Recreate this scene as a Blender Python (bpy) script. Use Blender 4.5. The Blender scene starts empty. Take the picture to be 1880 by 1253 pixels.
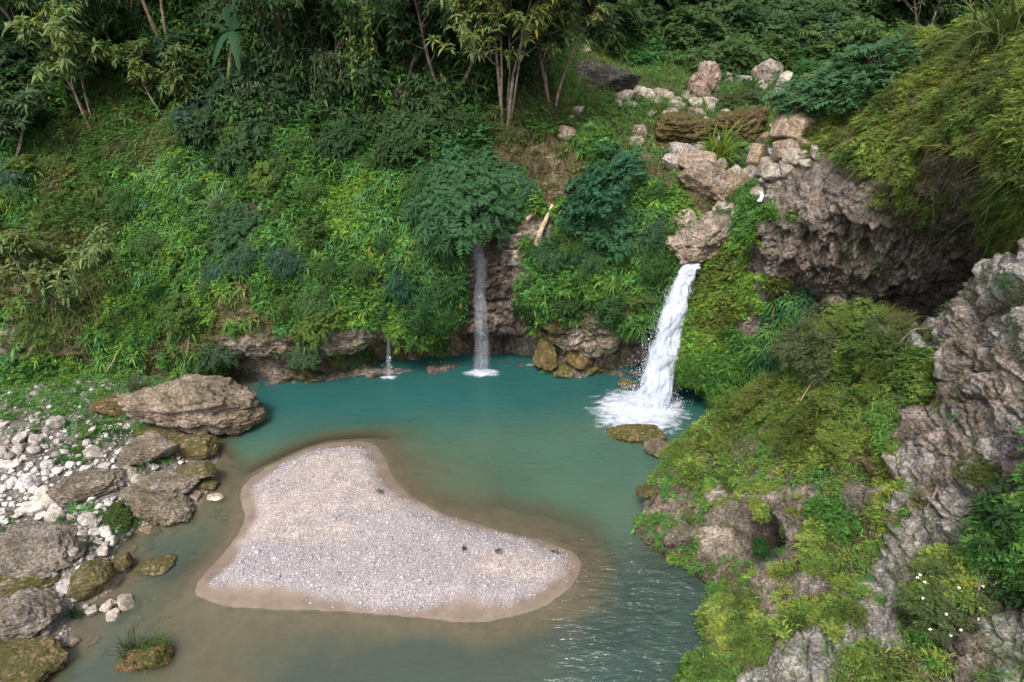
import bpy, math, random
import numpy as np

# ------------------------------------------------------------------ camera, sky, sun
PITCH = math.radians(28.0); FPX = 1253.0; CAMZ = 14.0
sc = bpy.context.scene
cam_data = bpy.data.cameras.new("camera"); cam = bpy.data.objects.new("camera", cam_data)
sc.collection.objects.link(cam); sc.camera = cam
cam.location = (0, 0, CAMZ); cam.rotation_euler = (math.pi/2 - PITCH, 0, 0)
cam_data.sensor_width = 36.0; cam_data.lens = FPX/1880*36.0
cam_data.clip_start = 0.1; cam_data.clip_end = 500
SUN_EL = math.radians(58); SUN_ROT = math.radians(205)
world = bpy.data.worlds.new("World"); sc.world = world; world.use_nodes = True
wn = world.node_tree; bg = wn.nodes["Background"]
sky = wn.nodes.new("ShaderNodeTexSky"); sky.sky_type = 'NISHITA'; sky.sun_disc = False
sky.sun_elevation = SUN_EL; sky.sun_rotation = SUN_ROT; sky.dust_density = 4.0; sky.air_density = 1.0; sky.ozone_density = 1.0
hs = wn.nodes.new("ShaderNodeHueSaturation"); hs.inputs["Saturation"].default_value = 0.5
wn.links.new(sky.outputs[0], hs.inputs["Color"]); wn.links.new(hs.outputs[0], bg.inputs["Color"])
bg.inputs["Strength"].default_value = 0.15
sd = bpy.data.lights.new("sun", 'SUN'); sd.energy = 1.5; sd.angle = math.radians(14); sd.color = (1, .98, .95)
so = bpy.data.objects.new("sun", sd); sc.collection.objects.link(so)
_sx, _sy = math.sin(SUN_ROT), math.cos(SUN_ROT)
from mathutils import Vector, Matrix
so.rotation_euler = Vector((_sx*math.cos(SUN_EL), _sy*math.cos(SUN_EL), math.sin(SUN_EL))).to_track_quat('Z', 'Y').to_euler()
sc.view_settings.view_transform = 'Standard'; sc.view_settings.look = 'None'
sc.view_settings.exposure = 1.2; sc.view_settings.gamma = 1
try:
    sc.cycles.max_bounces = 6; sc.cycles.diffuse_bounces = 3; sc.cycles.transparent_max_bounces = 16
    sc.cycles.glossy_bounces = 2; sc.cycles.transmission_bounces = 2
    sc.cycles.caustics_reflective = False; sc.cycles.caustics_refractive = False
    sc.cycles.use_denoising = True
except Exception: pass

# ------------------------------------------------------------------ maths helpers
rng = np.random.default_rng(7)
CP, SP = math.cos(PITCH), math.sin(PITCH)
def ray(px, py):
    px = np.asarray(px, float); py = np.asarray(py, float)
    u = (px-940)/FPX; v = (py-626.5)/FPX
    return np.stack([u, CP-SP*v, -SP-CP*v], -1)
def at(px, py, Y=None, z=None):
    d = ray(px, py)
    t = (np.asarray(Y, float)/d[..., 1]) if Y is not None else (np.asarray(z, float)-CAMZ)/d[..., 2]
    p = d*t[..., None]; p[..., 2] += CAMZ
    return p
def proj(P):
    x, y, z = P[..., 0], P[..., 1], P[..., 2]-CAMZ
    f = np.maximum(y*CP - z*SP, .05); up = y*SP + z*CP
    return 940+FPX*x/f, 626.5-FPX*up/f, f
def norm(v): return v/np.maximum(np.linalg.norm(v, axis=-1, keepdims=True), 1e-9)
def _h(ix, iy, iz, s):
    n = (ix*374761393 + iy*668265263 + iz*1274126177 + s*974634777) & 0xffffffff
    n = ((n ^ (n >> 13))*1274126177) & 0xffffffff
    n = ((n ^ (n >> 16))*2246822519) & 0xffffffff
    return ((n ^ (n >> 15)) & 0xffffff)/float(0xffffff)
def vn(P, s=0):
    f = np.floor(P); i = f.astype(np.int64); w = P-f; w = w*w*w*(w*(w*6-15)+10)
    r = 0
    for a in (0, 1):
        for b in (0, 1):
            for c in (0, 1):
                k = _h(i[..., 0]+a, i[..., 1]+b, i[..., 2]+c, s)
                r = r + k*(w[..., 0] if a else 1-w[..., 0])*(w[..., 1] if b else 1-w[..., 1])*(w[..., 2] if c else 1-w[..., 2])
    return r*2-1
def fbm(P, o=4, s=0, g=.5):
    r = 0; a = 1; t = 0
    for k in range(o):
        r = r + a*vn(P*(2.03**k)+k*7.3, s+k); t += a; a *= g
    return r/t
def ridge(P, o=4, s=0, g=.5):
    r = 0; a = 1; t = 0
    for k in range(o):
        r = r + a*(1-2*np.abs(vn(P*(2.07**k)+k*3.1, s+k))); t += a; a *= g
    return r/t
def voro(P, s=0):
    """distance to nearest and second-nearest jittered cell point, and the nearest cell's random value"""
    f = np.floor(P).astype(np.int64)
    d1 = np.full(P.shape[:-1], 9.); d2 = d1.copy(); idv = d1*0
    for a in (-1, 0, 1):
        for b in (-1, 0, 1):
            for c in (-1, 0, 1):
                i = f+np.array([a, b, c])
                q = i+np.stack([_h(i[..., 0], i[..., 1], i[..., 2], s+k) for k in range(3)], -1)
                d = np.linalg.norm(q-P, axis=-1); v = _h(i[..., 0], i[..., 1], i[..., 2], s+9)
                m = d < d1
                d2 = np.where(m, d1, np.minimum(d2, d)); idv = np.where(m, v, idv); d1 = np.where(m, d, d1)
    return d1, d2, idv
def sstep(a, b, x):
    t = np.clip((x-a)/(b-a), 0, 1); return t*t*(3-2*t)

# ------------------------------------------------------------------ object helpers
COL = sc.collection
def tag(o, label=None, cat=None, group=None, kind=None):
    if label: o["label"] = label
    if cat: o["category"] = cat
    if group: o["group"] = group
    if kind: o["kind"] = kind
    return o
def mesh_obj(name, V, Q, mat, tint=None, parent=None, smooth=False, attrs=None):
    V = np.asarray(V, np.float32).reshape(-1, 3); Q = np.asarray(Q, np.int32).reshape(-1, 4)
    me = bpy.data.meshes.new(name)
    me.vertices.add(len(V)); me.vertices.foreach_set("co", V.ravel())
    me.loops.add(Q.size); me.loops.foreach_set("vertex_index", Q.ravel())
    me.polygons.add(len(Q)); me.polygons.foreach_set("loop_start", np.arange(0, Q.size, 4, dtype=np.int32))
    if smooth: me.polygons.foreach_set("use_smooth", np.ones(len(Q), bool))
    if tint is not None:
        a = me.attributes.new("tint", 'FLOAT_COLOR', 'POINT')
        c = np.ones((len(V), 4), np.float32); c[:, :3] = tint; a.data.foreach_set("color", c.ravel())
    for k, v in (attrs or {}).items():
        a = me.attributes.new(k, 'FLOAT', 'POINT'); a.data.foreach_set("value", np.asarray(v, np.float32).ravel())
    me.update(calc_edges=True)
    me.materials.append(mat)
    o = bpy.data.objects.new(name, me); COL.objects.link(o)
    if parent: o.parent = parent
    return o
def empty(name, loc):
    o = bpy.data.objects.new(name, None); o.location = [float(c) for c in loc]; o.empty_display_size = .2; COL.objects.link(o); return o
class Acc:
    def __init__(s): s.V = []; s.Q = []; s.T = []; s.n = 0
    def add(s, V, Q, T):
        V = np.asarray(V).reshape(-1, 3); T = np.broadcast_to(np.asarray(T, float), (len(V), 3)) if np.ndim(T) == 1 else np.asarray(T).reshape(-1, 3)
        s.V.append(V); s.Q.append(np.asarray(Q).reshape(-1, 4)+s.n); s.T.append(T); s.n += len(V)
    def get(s): return np.concatenate(s.V), np.concatenate(s.Q), np.concatenate(s.T)
    def build(s, name, mat, parent=None, origin=None, smooth=False):
        V, Q, T = s.get()
        if origin is not None: V = V-np.asarray(origin)
        return mesh_obj(name, V, Q, mat, T, parent, smooth)

# ------------------------------------------------------------------ materials
def new_mat(name):
    m = bpy.data.materials.new(name); m.use_nodes = True
    return m, m.node_tree, m.node_tree.nodes["Principled BSDF"]
def N(t, typ, **kw):
    n = t.nodes.new(typ)
    for k, v in kw.items():
        if k in n.inputs: n.inputs[k].default_value = v
        else: setattr(n, k, v)
    return n
def mixc(t, fac, a, b, mode='MIX'):
    n = t.nodes.new("ShaderNodeMix"); n.data_type = 'RGBA'; n.blend_type = mode; n.clamp_factor = True
    for sock, v in ((0, fac), (6, a), (7, b)):
        if hasattr(v, "links"): t.links.new(v, n.inputs[sock])
        elif sock == 0: n.inputs[0].default_value = v
        else: n.inputs[sock].default_value = (*v, 1) if len(v) == 3 else v
    return n.outputs[2]
def ramp(t, src, stops):
    r = t.nodes.new("ShaderNodeValToRGB"); t.links.new(src, r.inputs[0])
    e = r.color_ramp.elements
    while len(e) < len(stops): e.new(.5)
    for el, (p, c) in zip(e, stops):
        el.position = p; el.color = (c, c, c, 1) if np.isscalar(c) else (*c, 1)
    return r.outputs[0]
def leaf_material(name, rough=.62, trans=.38, spec=.16):
    m, t, b = new_mat(name)
    at_ = N(t, "ShaderNodeAttribute", attribute_name="tint"); oi = N(t, "ShaderNodeObjectInfo")
    c = mixc(t, 1.0, at_.outputs["Color"], oi.outputs["Color"], 'MULTIPLY')
    t.links.new(c, b.inputs["Base Color"]); b.inputs["Roughness"].default_value = rough
    b.inputs["Specular IOR Level"].default_value = spec
    tr = N(t, "ShaderNodeBsdfTranslucent"); tc = mixc(t, 1.0, c, (1.0, 1.25, .5), 'MULTIPLY'); t.links.new(tc, tr.inputs["Color"])
    mx = N(t, "ShaderNodeMixShader", Fac=trans); t.links.new(b.outputs[0], mx.inputs[1]); t.links.new(tr.outputs[0], mx.inputs[2])
    t.links.new(mx.outputs[0], t.nodes["Material Output"].inputs[0])
    return m
M_LEAF = leaf_material("leaf_green"); M_GLOSS = leaf_material("leaf_waxy", .38, .22, .5)
def rock_material(name, scale=1.0, bump=.5, moss=(.055, .058, .012), attr=True, base=(.27, .22, .18), mossy=.0, spec=.25):
    """stone: tint attribute times layered noise, cracks, pale crust, moss on upward faces where 'moss' says so"""
    m, t, b = new_mat(name); L = t.links.new
    tc = N(t, "ShaderNodeTexCoord"); geo = N(t, "ShaderNodeNewGeometry")
    n1 = N(t, "ShaderNodeTexNoise", Scale=1.3*scale, Detail=9, Roughness=.65); L(tc.outputs["Object"], n1.inputs["Vector"])
    n2 = N(t, "ShaderNodeTexNoise", Scale=9*scale, Detail=10, Roughness=.7); L(tc.outputs["Object"], n2.inputs["Vector"])
    n3 = N(t, "ShaderNodeTexNoise", Scale=3.1*scale, Detail=6, Roughness=.6, Distortion=1.2); L(tc.outputs["Object"], n3.inputs["Vector"])
    vo = N(t, "ShaderNodeTexVoronoi", Scale=5*scale, feature='DISTANCE_TO_EDGE'); 
    wv = mixc(t, .12, tc.outputs["Object"], n3.outputs["Color"]); L(wv, vo.inputs["Vector"])
    if attr:
        a = N(t, "ShaderNodeAttribute", attribute_name="tint"); col = a.outputs["Color"]
    else:
        oi = N(t, "ShaderNodeObjectInfo"); col = mixc(t, 1, base, oi.outputs["Color"], 'MULTIPLY')
    k = ramp(t, n1.outputs["Fac"], [(.34, .38), (.5, .95), (.66, 1.6)])
    k2 = ramp(t, n2.outputs["Fac"], [(.33, .30), (.5, 1.0), (.66, 1.6)])
    c = mixc(t, 1, col, k, 'MULTIPLY'); c = mixc(t, 1, c, k2, 'MULTIPLY')
    warm = ramp(t, n3.outputs["Fac"], [(.4, 0.), (.62, 1.)])
    cw = mixc(t, 1, c, (1.06, .93, .80), 'MULTIPLY'); c = mixc(t, warm, c, cw)
    cr = ramp(t, vo.outputs["Distance"], [(0., .35), (.06, 1.)]); crm = mixc(t, .6, (1, 1, 1), cr); c = mixc(t, 1, c, crm, 'MULTIPLY')
    cf = mixc(t, 1, ramp(t, n2.outputs["Fac"], [(.52, 0.), (.62, 1.)]), ramp(t, n1.outputs["Fac"], [(.5, 0.), (.6, .55)]), 'MULTIPLY')
    c = mixc(t, cf, c, (.36, .34, .325))
    sx = N(t, "ShaderNodeSeparateXYZ"); L(geo.outputs["Normal"], sx.inputs[0])
    ma = N(t, "ShaderNodeAttribute", attribute_name="moss") if attr else None
    up = ramp(t, sx.outputs["Z"], [(.0, .35), (.6, 1.)])
    mn = ramp(t, n3.outputs["Fac"], [(.38, 0.), (.52, 1.)])
    f = mixc(t, 1, up, mn, 'MULTIPLY')
    if ma: f = mixc(t, 1, f, ma.outputs["Fac"], 'MULTIPLY')
    else:
        f = mixc(t, 1, f, (mossy,)*3, 'MULTIPLY')
    mc = mixc(t, n2.outputs["Fac"], tuple(.45*x for x in moss), tuple(1.7*x for x in moss))
    c = mixc(t, f, c, mc)
    L(c, b.inputs["Base Color"]); b.inputs["Roughness"].default_value = .85; b.inputs["Specular IOR Level"].default_value = spec
    add = N(t, "ShaderNodeMath", operation='ADD'); L(n2.outputs["Fac"], add.inputs[0])
    mul = N(t, "ShaderNodeMath", operation='MULTIPLY'); L(cr, mul.inputs[0]); mul.inputs[1].default_value = .35; L(mul.outputs[0], add.inputs[1])
    bp = N(t, "ShaderNodeBump", Strength=bump, Distance=.12/scale); L(add.outputs[0], bp.inputs["Height"]); L(bp.outputs[0], b.inputs["Normal"])
    return m
M_CLIFF = rock_material("cliff_rock", .8, .9)
M_NEAR = rock_material("near_rock", 1.6, .9)
M_ROCK = rock_material("boulder_grey", 1.6, .9, attr=False, base=(.185, .168, .155), mossy=.3)
M_ROCKM = rock_material("boulder_mossy", 1.6, .8, attr=False, base=(.17, .125, .085), mossy=.95, moss=(.05, .05, .010))
M_PALE = rock_material("cobble_pale", 2.2, .35, attr=False, base=(.39, .375, .365))
M_WOODT = rock_material("bark", 3.0, .5, attr=False, base=(.22, .19, .16), spec=.1)

# ------------------------------------------------------------------ surface patches
def cr_interp(C, n, axis):
    """Catmull-Rom along one axis of a control grid"""
    C = np.moveaxis(C, axis, 0); m = len(C)
    t = np.linspace(0, m-1, n); i = np.minimum(t.astype(int), m-2); f = (t-i)[(...,)+(None,)*(C.ndim-1)]
    P = np.concatenate([2*C[:1]-C[1:2], C, 2*C[-1:]-C[-2:-1]])
    p0, p1, p2, p3 = P[i], P[i+1], P[i+2], P[i+3]
    r = .5*((2*p1)+(-p0+p2)*f+(2*p0-5*p1+4*p2-p3)*f*f+(-p0+3*p1-3*p2+p3)*f**3)
    return np.moveaxis(r, 0, axis)
def grid_q(nu, nv):
    i = np.arange(nu*nv).reshape(nu, nv)
    return np.stack([i[:-1, :-1], i[1:, :-1], i[1:, 1:], i[:-1, 1:]], -1).reshape(-1, 4)
def gnormal(P):
    du = np.gradient(P, axis=0); dv = np.gradient(P, axis=1)
    n = norm(np.cross(du, dv)); c = np.array([0, 0, CAMZ])-P
    s = np.sign((n*c).sum(-1).mean()) or 1
    return n*s
# cover types: ground tint, moss share
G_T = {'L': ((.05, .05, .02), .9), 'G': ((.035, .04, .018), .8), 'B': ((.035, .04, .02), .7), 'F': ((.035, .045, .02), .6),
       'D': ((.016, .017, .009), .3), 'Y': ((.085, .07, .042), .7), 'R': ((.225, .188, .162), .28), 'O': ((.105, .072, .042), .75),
       'S': ((.075, .06, .05), .1), 'T': ((.07, .052, .038), .35), 'H': ((.06, .06, .03), .7), 'M': ((.12, .09, .04), 1.0), 'W': ((.27, .23, .195), .2),  # S: shade of rock hollows put into a dark tint; also wet rock
       'P': ((.25, .235, .225), .15), 'K': ((.165, .138, .122), .22), 'N': ((.13, .108, .085), .75)}
def zones(P, seeds, warp=34):
    """type index per point: nearest seed after a noise warp"""
    px, py, _ = proj(P)
    w = fbm(P*.9, 3, 11); w2 = fbm(P*.9+50, 3, 12)
    px = px+w*warp*2; py = py+w2*warp*2
    best = np.full(px.shape, 1e9); idx = np.zeros(px.shape, int)
    for k, s in enumerate(seeds):
        d = (px-s[0])**2+((py-s[1])*1.25)**2
        m = d < best; idx = np.where(m, k, idx); best = np.where(m, d, best)
    return idx
PATCH = []
def make_patch(name, ctrl, nu, nv, seeds, mat, disp, rockscale, dents=(), extra=None, cell=1., humk=1.25, override=None):
    C = np.array(ctrl, float)
    P = cr_interp(cr_interp(C, nu, 0), nv, 1)
    n = gnormal(P)
    z = zones(P, seeds); codes = np.array([s[2] for s in seeds])[z]
    if override: codes = override(P, *proj(P)[:2], codes)
    rocky = np.isin(codes, ['R', 'S', 'O', 'W', 'P', 'M', 'K', 'N']).astype(float)
    for _ in range(4):   # soften zone borders
        rocky = (rocky+np.roll(rocky, 3, 0)+np.roll(rocky, -3, 0)+np.roll(rocky, 3, 1)+np.roll(rocky, -3, 1))/5
    Q = P*rockscale
    Qs = Q*np.array([1, 1, 1.9])+.5*np.stack([fbm(Q*.7, 2, 3)]*3, -1)
    d1, d2, idv = voro(Qs*.9, 5)
    e1, e2, ide = voro(Qs*2.6, 6)
    crag = cell*(.55*(idv-.5)+.28*(ide-.5)-.35*np.exp(-(d2-d1)*14)-.18*np.exp(-(e2-e1)*14))+.5*ridge(Q*1.1, 6, 21, .55)
    hum = .6*fbm(P*.55, 3, 31)+.55*np.abs(fbm(P*1.3, 3, 32))
    D = disp*(rocky*crag+(1-rocky)*hum*humk)
    px, py, dep = proj(P)
    for (dx, dy, rx, ry, am) in dents:
        D = D-am*np.exp(-(((px-dx+22*fbm(P*1.1, 2, 77))/rx)**2+((py-dy)/ry)**2)**1.5)
    if extra is not None: D = D+extra(P, px, py)
    edge = np.minimum(1, np.minimum(np.arange(nu), np.arange(nu)[::-1])/6.)[:, None]
    P = P+n*D[..., None]*1.0
    nn = gnormal(P)
    # ground colour
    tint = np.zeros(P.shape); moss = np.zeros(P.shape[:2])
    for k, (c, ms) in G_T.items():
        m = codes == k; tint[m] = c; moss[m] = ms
    for _ in range(2):
        for arr in (tint, moss):
            arr[:] = (arr+np.roll(arr, 2, 0)+np.roll(arr, -2, 0)+np.roll(arr, 2, 1)+np.roll(arr, -2, 1))/5
    moss = moss*np.clip(.7+.9*fbm(P*1.5, 3, 41), 0, 1.3)
    wet = sstep(.45, .05, P[..., 2])      # dark damp band at the waterline
    tint = tint*(1-.35*wet[..., None]*rocky[..., None])
    o = mesh_obj(name, P, grid_q(nu, nv), mat, tint.reshape(-1, 3), smooth=True, attrs={"moss": np.clip(moss, 0, 1)})
    tag(o, kind='structure')
    PATCH.append(dict(name=name, P=P, n=nn, code=codes, z=z))
    return P, nn, codes

# --- back wall and the valley above it
FOOT = {-700: 760, -400: 752, -150: 745, 50: 730, 250: 712, 420: 714, 560: 704, 700: 690, 800: 682, 870: 675, 950: 674, 1050: 688, 1130: 694, 1210: 700, 1290: 712, 1400: 720, 1550: 735, 1750: 750, 2000: 760, 2400: 780}
OFFS = {  # offsets of Y behind the foot at py 640 560 480 400 320 240 160 80 0 -120 -320
 -700: (.7, 1.4, 2.3, 3.4, 4.6, 5.9, 7.2, 8.6, 10.2, 13, 17),
 -400: (.7, 1.4, 2.3, 3.4, 4.6, 5.9, 7.2, 8.6, 10.2, 13, 17),
 -150: (.7, 1.4, 2.3, 3.4, 4.6, 5.9, 7.2, 8.6, 10.2, 13, 17),
 50: (.6, 1.3, 2.2, 3.3, 4.5, 5.8, 7.1, 8.5, 10, 12.6, 16),
 250: (.5, 1.2, 2.1, 3.1, 4.2, 5.5, 6.9, 8.3, 9.8, 12.2, 16),
 420: (.1, .8, 1.6, 2.6, 3.8, 5.1, 6.5, 7.9, 9.4, 12, 15.5),
 560: (.0, .5, 1.2, 2.2, 3.4, 4.7, 6.1, 7.5, 9, 11.5, 15),
 700: (-.1, .2, .8, 1.6, 2.7, 4.0, 5.4, 6.9, 8.4, 11, 14.5),
 800: (-.1, .15, .6, 1.2, 2.2, 3.5, 4.9, 6.4, 8.0, 10.6, 14),
 870: (.1, .2, .5, 1.0, 2.0, 3.2, 4.6, 6.1, 7.7, 10.4, 14),
 950: (.1, .2, .5, 1.0, 1.9, 3.1, 5.2, 7.4, 9.4, 12.2, 16),
 1050: (-.1, .2, .7, 1.4, 2.6, 4.8, 9.0, 14, 18, 22, 27),
 1130: (-.1, .1, .5, 1.2, 2.7, 6.2, 12, 18, 21.5, 25.5, 30),
 1210: (.0, .1, .3, 1.1, 3.3, 7.2, 13.5, 19.5, 22.8, 27, 31.5),
 1290: (.1, .2, .4, 1.3, 3.8, 7.8, 14.5, 20.5, 24, 28, 33),
 1400: (.3, .4, .8, 2.0, 4.6, 8.6, 15, 21, 25, 29, 34),
 1550: (.5, .8, 1.5, 3, 5.6, 9.5, 15.5, 21.5, 25.5, 29.5, 35),
 1750: (.5, .8, 1.5, 3, 5.6, 9.5, 15.5, 21.5, 25.5, 29.5, 35),
 2000: (.5, .8, 1.5, 3, 5.6, 9.5, 15.5, 21.5, 25.5, 29.5, 35),
 2400: (.5, .8, 1.5, 3, 5.6, 9.5, 15.5, 21.5, 25.5, 29.5, 35)}
PYS = (640, 560, 480, 400, 320, 240, 160, 80, 0, -120, -320)
ctrl = []
for px, f in FOOT.items():
    p0 = at(px, f, z=0.0); col = [p0+np.array([0, .4, -2.2]), p0+np.array([0, 0, -.05]), p0+np.array([0, .75 if 400 < px < 1180 else .3, .75])]
    for py, dy in zip(PYS, OFFS[px]): col.append(at(px, py, Y=p0[1]+dy))
    ctrl.append(col)
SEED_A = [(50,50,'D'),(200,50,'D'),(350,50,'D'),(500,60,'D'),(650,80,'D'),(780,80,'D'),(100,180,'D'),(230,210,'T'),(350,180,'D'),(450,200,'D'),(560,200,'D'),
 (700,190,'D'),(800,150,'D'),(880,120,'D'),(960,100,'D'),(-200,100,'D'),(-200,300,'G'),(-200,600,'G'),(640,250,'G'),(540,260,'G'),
 (30,290,'B'),(100,310,'T'),(200,290,'T'),(265,260,'T'),(50,370,'G'),(150,370,'T'),(250,345,'G'),(330,310,'L'),(370,350,'L'),(420,290,'G'),(470,330,'G'),(520,310,'G'),
 (600,310,'G'),(680,310,'L'),(740,280,'G'),(790,230,'G'),(820,290,'F'),(640,370,'L'),(560,380,'G'),(700,400,'L'),(750,360,'G'),(420,400,'G'),(380,400,'B'),(310,390,'L'),(460,410,'S'),
 (60,450,'T'),(150,450,'T'),(200,500,'T'),(30,550,'O'),(100,580,'T'),(180,570,'T'),(250,450,'G'),(300,450,'L'),(260,530,'L'),(350,480,'G'),(330,560,'L'),(400,500,'B'),
 (432,520,'O'),(370,540,'L'),(340,540,'R'),(460,460,'G'),(520,450,'B'),(560,500,'G'),(600,450,'L'),(640,500,'L'),(520,560,'G'),(600,560,'L'),(680,570,'L'),(450,590,'O'),(500,625,'O'),
 (560,600,'L'),(610,600,'L'),(480,655,'R'),(540,655,'R'),(605,665,'R'),(655,660,'R'),(620,640,'O'),(600,650,'O'),(660,640,'O'),(700,520,'O'),(700,480,'L'),(750,560,'B'),(780,520,'B'),(800,590,'G'),(740,470,'L'),(800,450,'G'),(640,680,'R'),(520,670,'R'),
 (690,620,'R'),(735,650,'S'),(770,605,'G'),(825,600,'G'),(850,625,'S'),(1030,600,'S'),(1110,630,'R'),(720,680,'R'),(800,670,'S'),(770,650,'S'),
 (20,640,'W'),(60,650,'O'),(120,640,'O'),(200,640,'L'),(130,690,'L'),(250,650,'L'),(300,640,'O'),(300,680,'O'),(340,650,'L'),(410,660,'G'),(380,700,'O'),(370,620,'O'),(440,690,'S'),(60,700,'G'),(0,720,'G'),
 (855,430,'R'),(870,500,'R'),(880,560,'R'),(850,560,'R'),(900,600,'R'),(820,640,'S'),(920,640,'S'),(870,650,'S'),(930,450,'R'),(970,410,'W'),(930,500,'R'),(930,560,'R'),(885,540,'R'),(985,400,'W'),(905,525,'G'),
 (1000,470,'G'),(1000,540,'G'),(1060,500,'G'),(1100,440,'G'),(1130,500,'L'),(1180,540,'G'),(1070,560,'O'),(1100,600,'R'),(1050,630,'R'),(1080,660,'R'),(1150,600,'O'),(1150,640,'S'),(1180,660,'S'),(1000,615,'S'),(970,650,'R'),(1005,650,'L'),
 (1200,490,'G'),(1220,440,'G'),(950,380,'L'),(1000,360,'L'),(1160,450,'L'),(1200,580,'G'),(960,575,'O'),
 (950,310,'O'),(1000,310,'O'),(1000,270,'O'),(1040,235,'O'),(990,220,'T'),(1080,270,'G'),(1080,190,'H'),(1050,330,'O'),(1100,330,'F'),(1180,290,'O'),(1150,310,'O'),(1200,340,'O'),(1250,360,'O'),(1210,310,'O'),(1180,380,'G'),(1230,400,'L'),(1150,265,'H'),(1090,230,'T'),
 (1300,400,'O'),(1360,380,'L'),(1330,340,'W'),(1370,300,'G'),(1400,330,'R'),
 (1140,210,'O'),(1200,230,'O'),(1270,250,'O'),(1330,280,'O'),(1380,220,'G'),(1330,180,'H'),(1230,160,'H'),(1180,150,'H'),(1400,190,'H'),(1460,200,'H'),(1500,170,'F'),(1550,120,'F'),(1500,60,'D'),(1300,60,'F'),(1200,80,'F'),(1090,90,'H'),
 (1150,30,'F'),(1350,100,'F'),(1450,110,'F'),(1620,130,'F'),(1650,60,'D'),(1750,60,'D'),(1600,30,'D'),(1900,60,'D'),(2200,60,'D'),(1260,40,'D'),(1320,0,'D')]
DENT_A = [(740,655,70,22,.9),(860,645,80,24,1.0),(960,650,60,22,.7),(580,672,60,14,.5),(430,690,60,18,.8),(1180,650,50,40,.8),(870,430,45,60,.5),(700,600,22,60,.35),
 (460,415,22,26,.6),(410,310,40,20,.6),(640,215,120,30,.8),(220,120,70,40,.6),(1090,160,60,25,.0),(985,600,16,40,.6),(1340,630,80,90,.8)]
def wall_rock(P, px, py, c):
    w = fbm(P*np.array([1.3, 1.3, .5]), 3, 171)
    c = np.where((py+85*w > 622) & (px > 405) & (px < 1215), 'R', c)
    c = np.where((np.abs(px-(893+.05*(py-400))) < 50+40*w) & (py > 405) & (py < 700), 'S', c)
    return np.where((py+85*w > 622) & (px > 405) & (px < 1215) & (fbm(P*1.1+4, 2, 172) > .22), 'M', c)
PA, NA, CA = make_patch("hillside", ctrl, 760, 440, SEED_A, M_CLIFF, .55, .95, DENT_A, override=wall_rock)

# --- tall right-hand cliff beside the main waterfall
def Pxy(l): return [at(a, b, Y=c) for a, b, c in l]
B_COLS = [
 [(1205,790,23.9),(1205,720,23.9),(1205,640,23.9),(1215,560,23.9),(1228,500,24),(1240,450,24.4),(1260,410,25),(1280,380,26)],
 [(1290,790,22.4),(1262,710,21.9),(1243,640,21.7),(1262,560,22.1),(1288,492,22.6),(1310,440,23.5),(1330,400,24.5),(1350,380,25.6)],
 [(1335,795,21.0),(1322,710,20.8),(1310,630,20.9),(1320,560,21.4),(1335,490,22.0),(1350,430,22.8),(1368,385,23.7),(1388,350,24.9)],
 [(1400,790,20.5),(1400,700,20.2),(1390,620,20.5),(1385,550,20.9),(1382,480,21.2),(1388,410,21.6),(1400,345,22.6),(1430,305,24.4)],
 [(1480,780,19.8),(1480,690,19.8),(1470,600,20.2),(1462,530,20.0),(1460,450,19.9),(1465,380,20.0),(1480,290,21.6),(1505,195,24.2)],
 [(1600,760,19),(1590,680,19.2),(1580,590,19.5),(1570,520,19.3),(1570,430,19.0),(1580,350,18.6),(1600,260,20.0),(1620,142,22.8)],
 [(1720,740,17.5),(1720,660,17.9),(1710,580,18.2),(1700,500,18.1),(1700,420,17.6),(1700,340,16.9),(1720,240,17.6),(1740,108,20.2)],
 [(1850,720,15),(1850,640,15.2),(1830,560,15.6),(1820,480,15.6),(1810,400,15.1),(1810,320,14.5),(1830,200,14.8),(1860,70,17.3)],
 [(2050,720,12.5),(2050,640,12.7),(2040,560,12.8),(2030,480,12.8),(2020,400,12.4),(2020,320,12),(2030,180,12.5),(2060,20,15)],
 [(2350,720,10),(2350,640,10.2),(2340,560,10.4),(2330,480,10.4),(2320,400,10.2),(2320,320,10),(2330,180,10.5),(2360,20,13)]]
ctrl = []
for c in B_COLS:
    r = Pxy(c); r = [r[0]+np.array([.2, .2, -2.5])]+r+[r[-1]+np.array([.5, 3, -.3]), r[-1]+np.array([1, 7, -2.5])]
    ctrl.append(r)
ctrl.append([p+np.array([.5, -4, 0]) for p in ctrl[-1]])
SEED_B = [(1300,520,'M'),(1275,620,'M'),(1330,600,'M'),(1300,700,'L'),(1370,690,'L'),(1370,560,'M'),(1350,490,'M'),(1330,450,'M'),(1400,650,'G'),(1440,640,'F'),(1430,540,'K'),(1400,600,'K'),
 (1400,400,'L'),(1420,440,'K'),(1480,420,'K'),(1450,490,'K'),(1560,430,'K'),(1500,520,'K'),(1560,500,'K'),(1600,530,'K'),(1640,480,'K'),(1680,430,'K'),(1740,450,'S'),(1620,410,'K'),(1430,350,'K'),(1470,300,'K'),(1460,360,'K'),(1510,350,'K'),(1520,400,'K'),(1570,370,'K'),(1420,310,'K'),(1500,250,'Y'),(1530,290,'Y'),
 (1560,300,'Y'),(1560,220,'Y'),(1620,200,'Y'),(1680,250,'Y'),(1620,330,'Y'),(1680,330,'Y'),(1750,150,'Y'),(1750,250,'Y'),(1800,100,'Y'),(1850,200,'Y'),(1740,320,'T'),(1790,290,'T'),(1800,360,'S'),(1840,370,'Y'),(1780,450,'S'),
 (1870,420,'Y'),(1600,600,'T'),(1700,560,'S'),(1480,700,'G'),(2000,250,'Y'),(2200,200,'Y'),(1660,380,'T'),(1900,300,'Y')]
DENT_B = [(1560,425,60,26,.25),(1700,450,70,30,.2),(1250,740,50,45,1.2),(1480,560,40,40,.4)]
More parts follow.
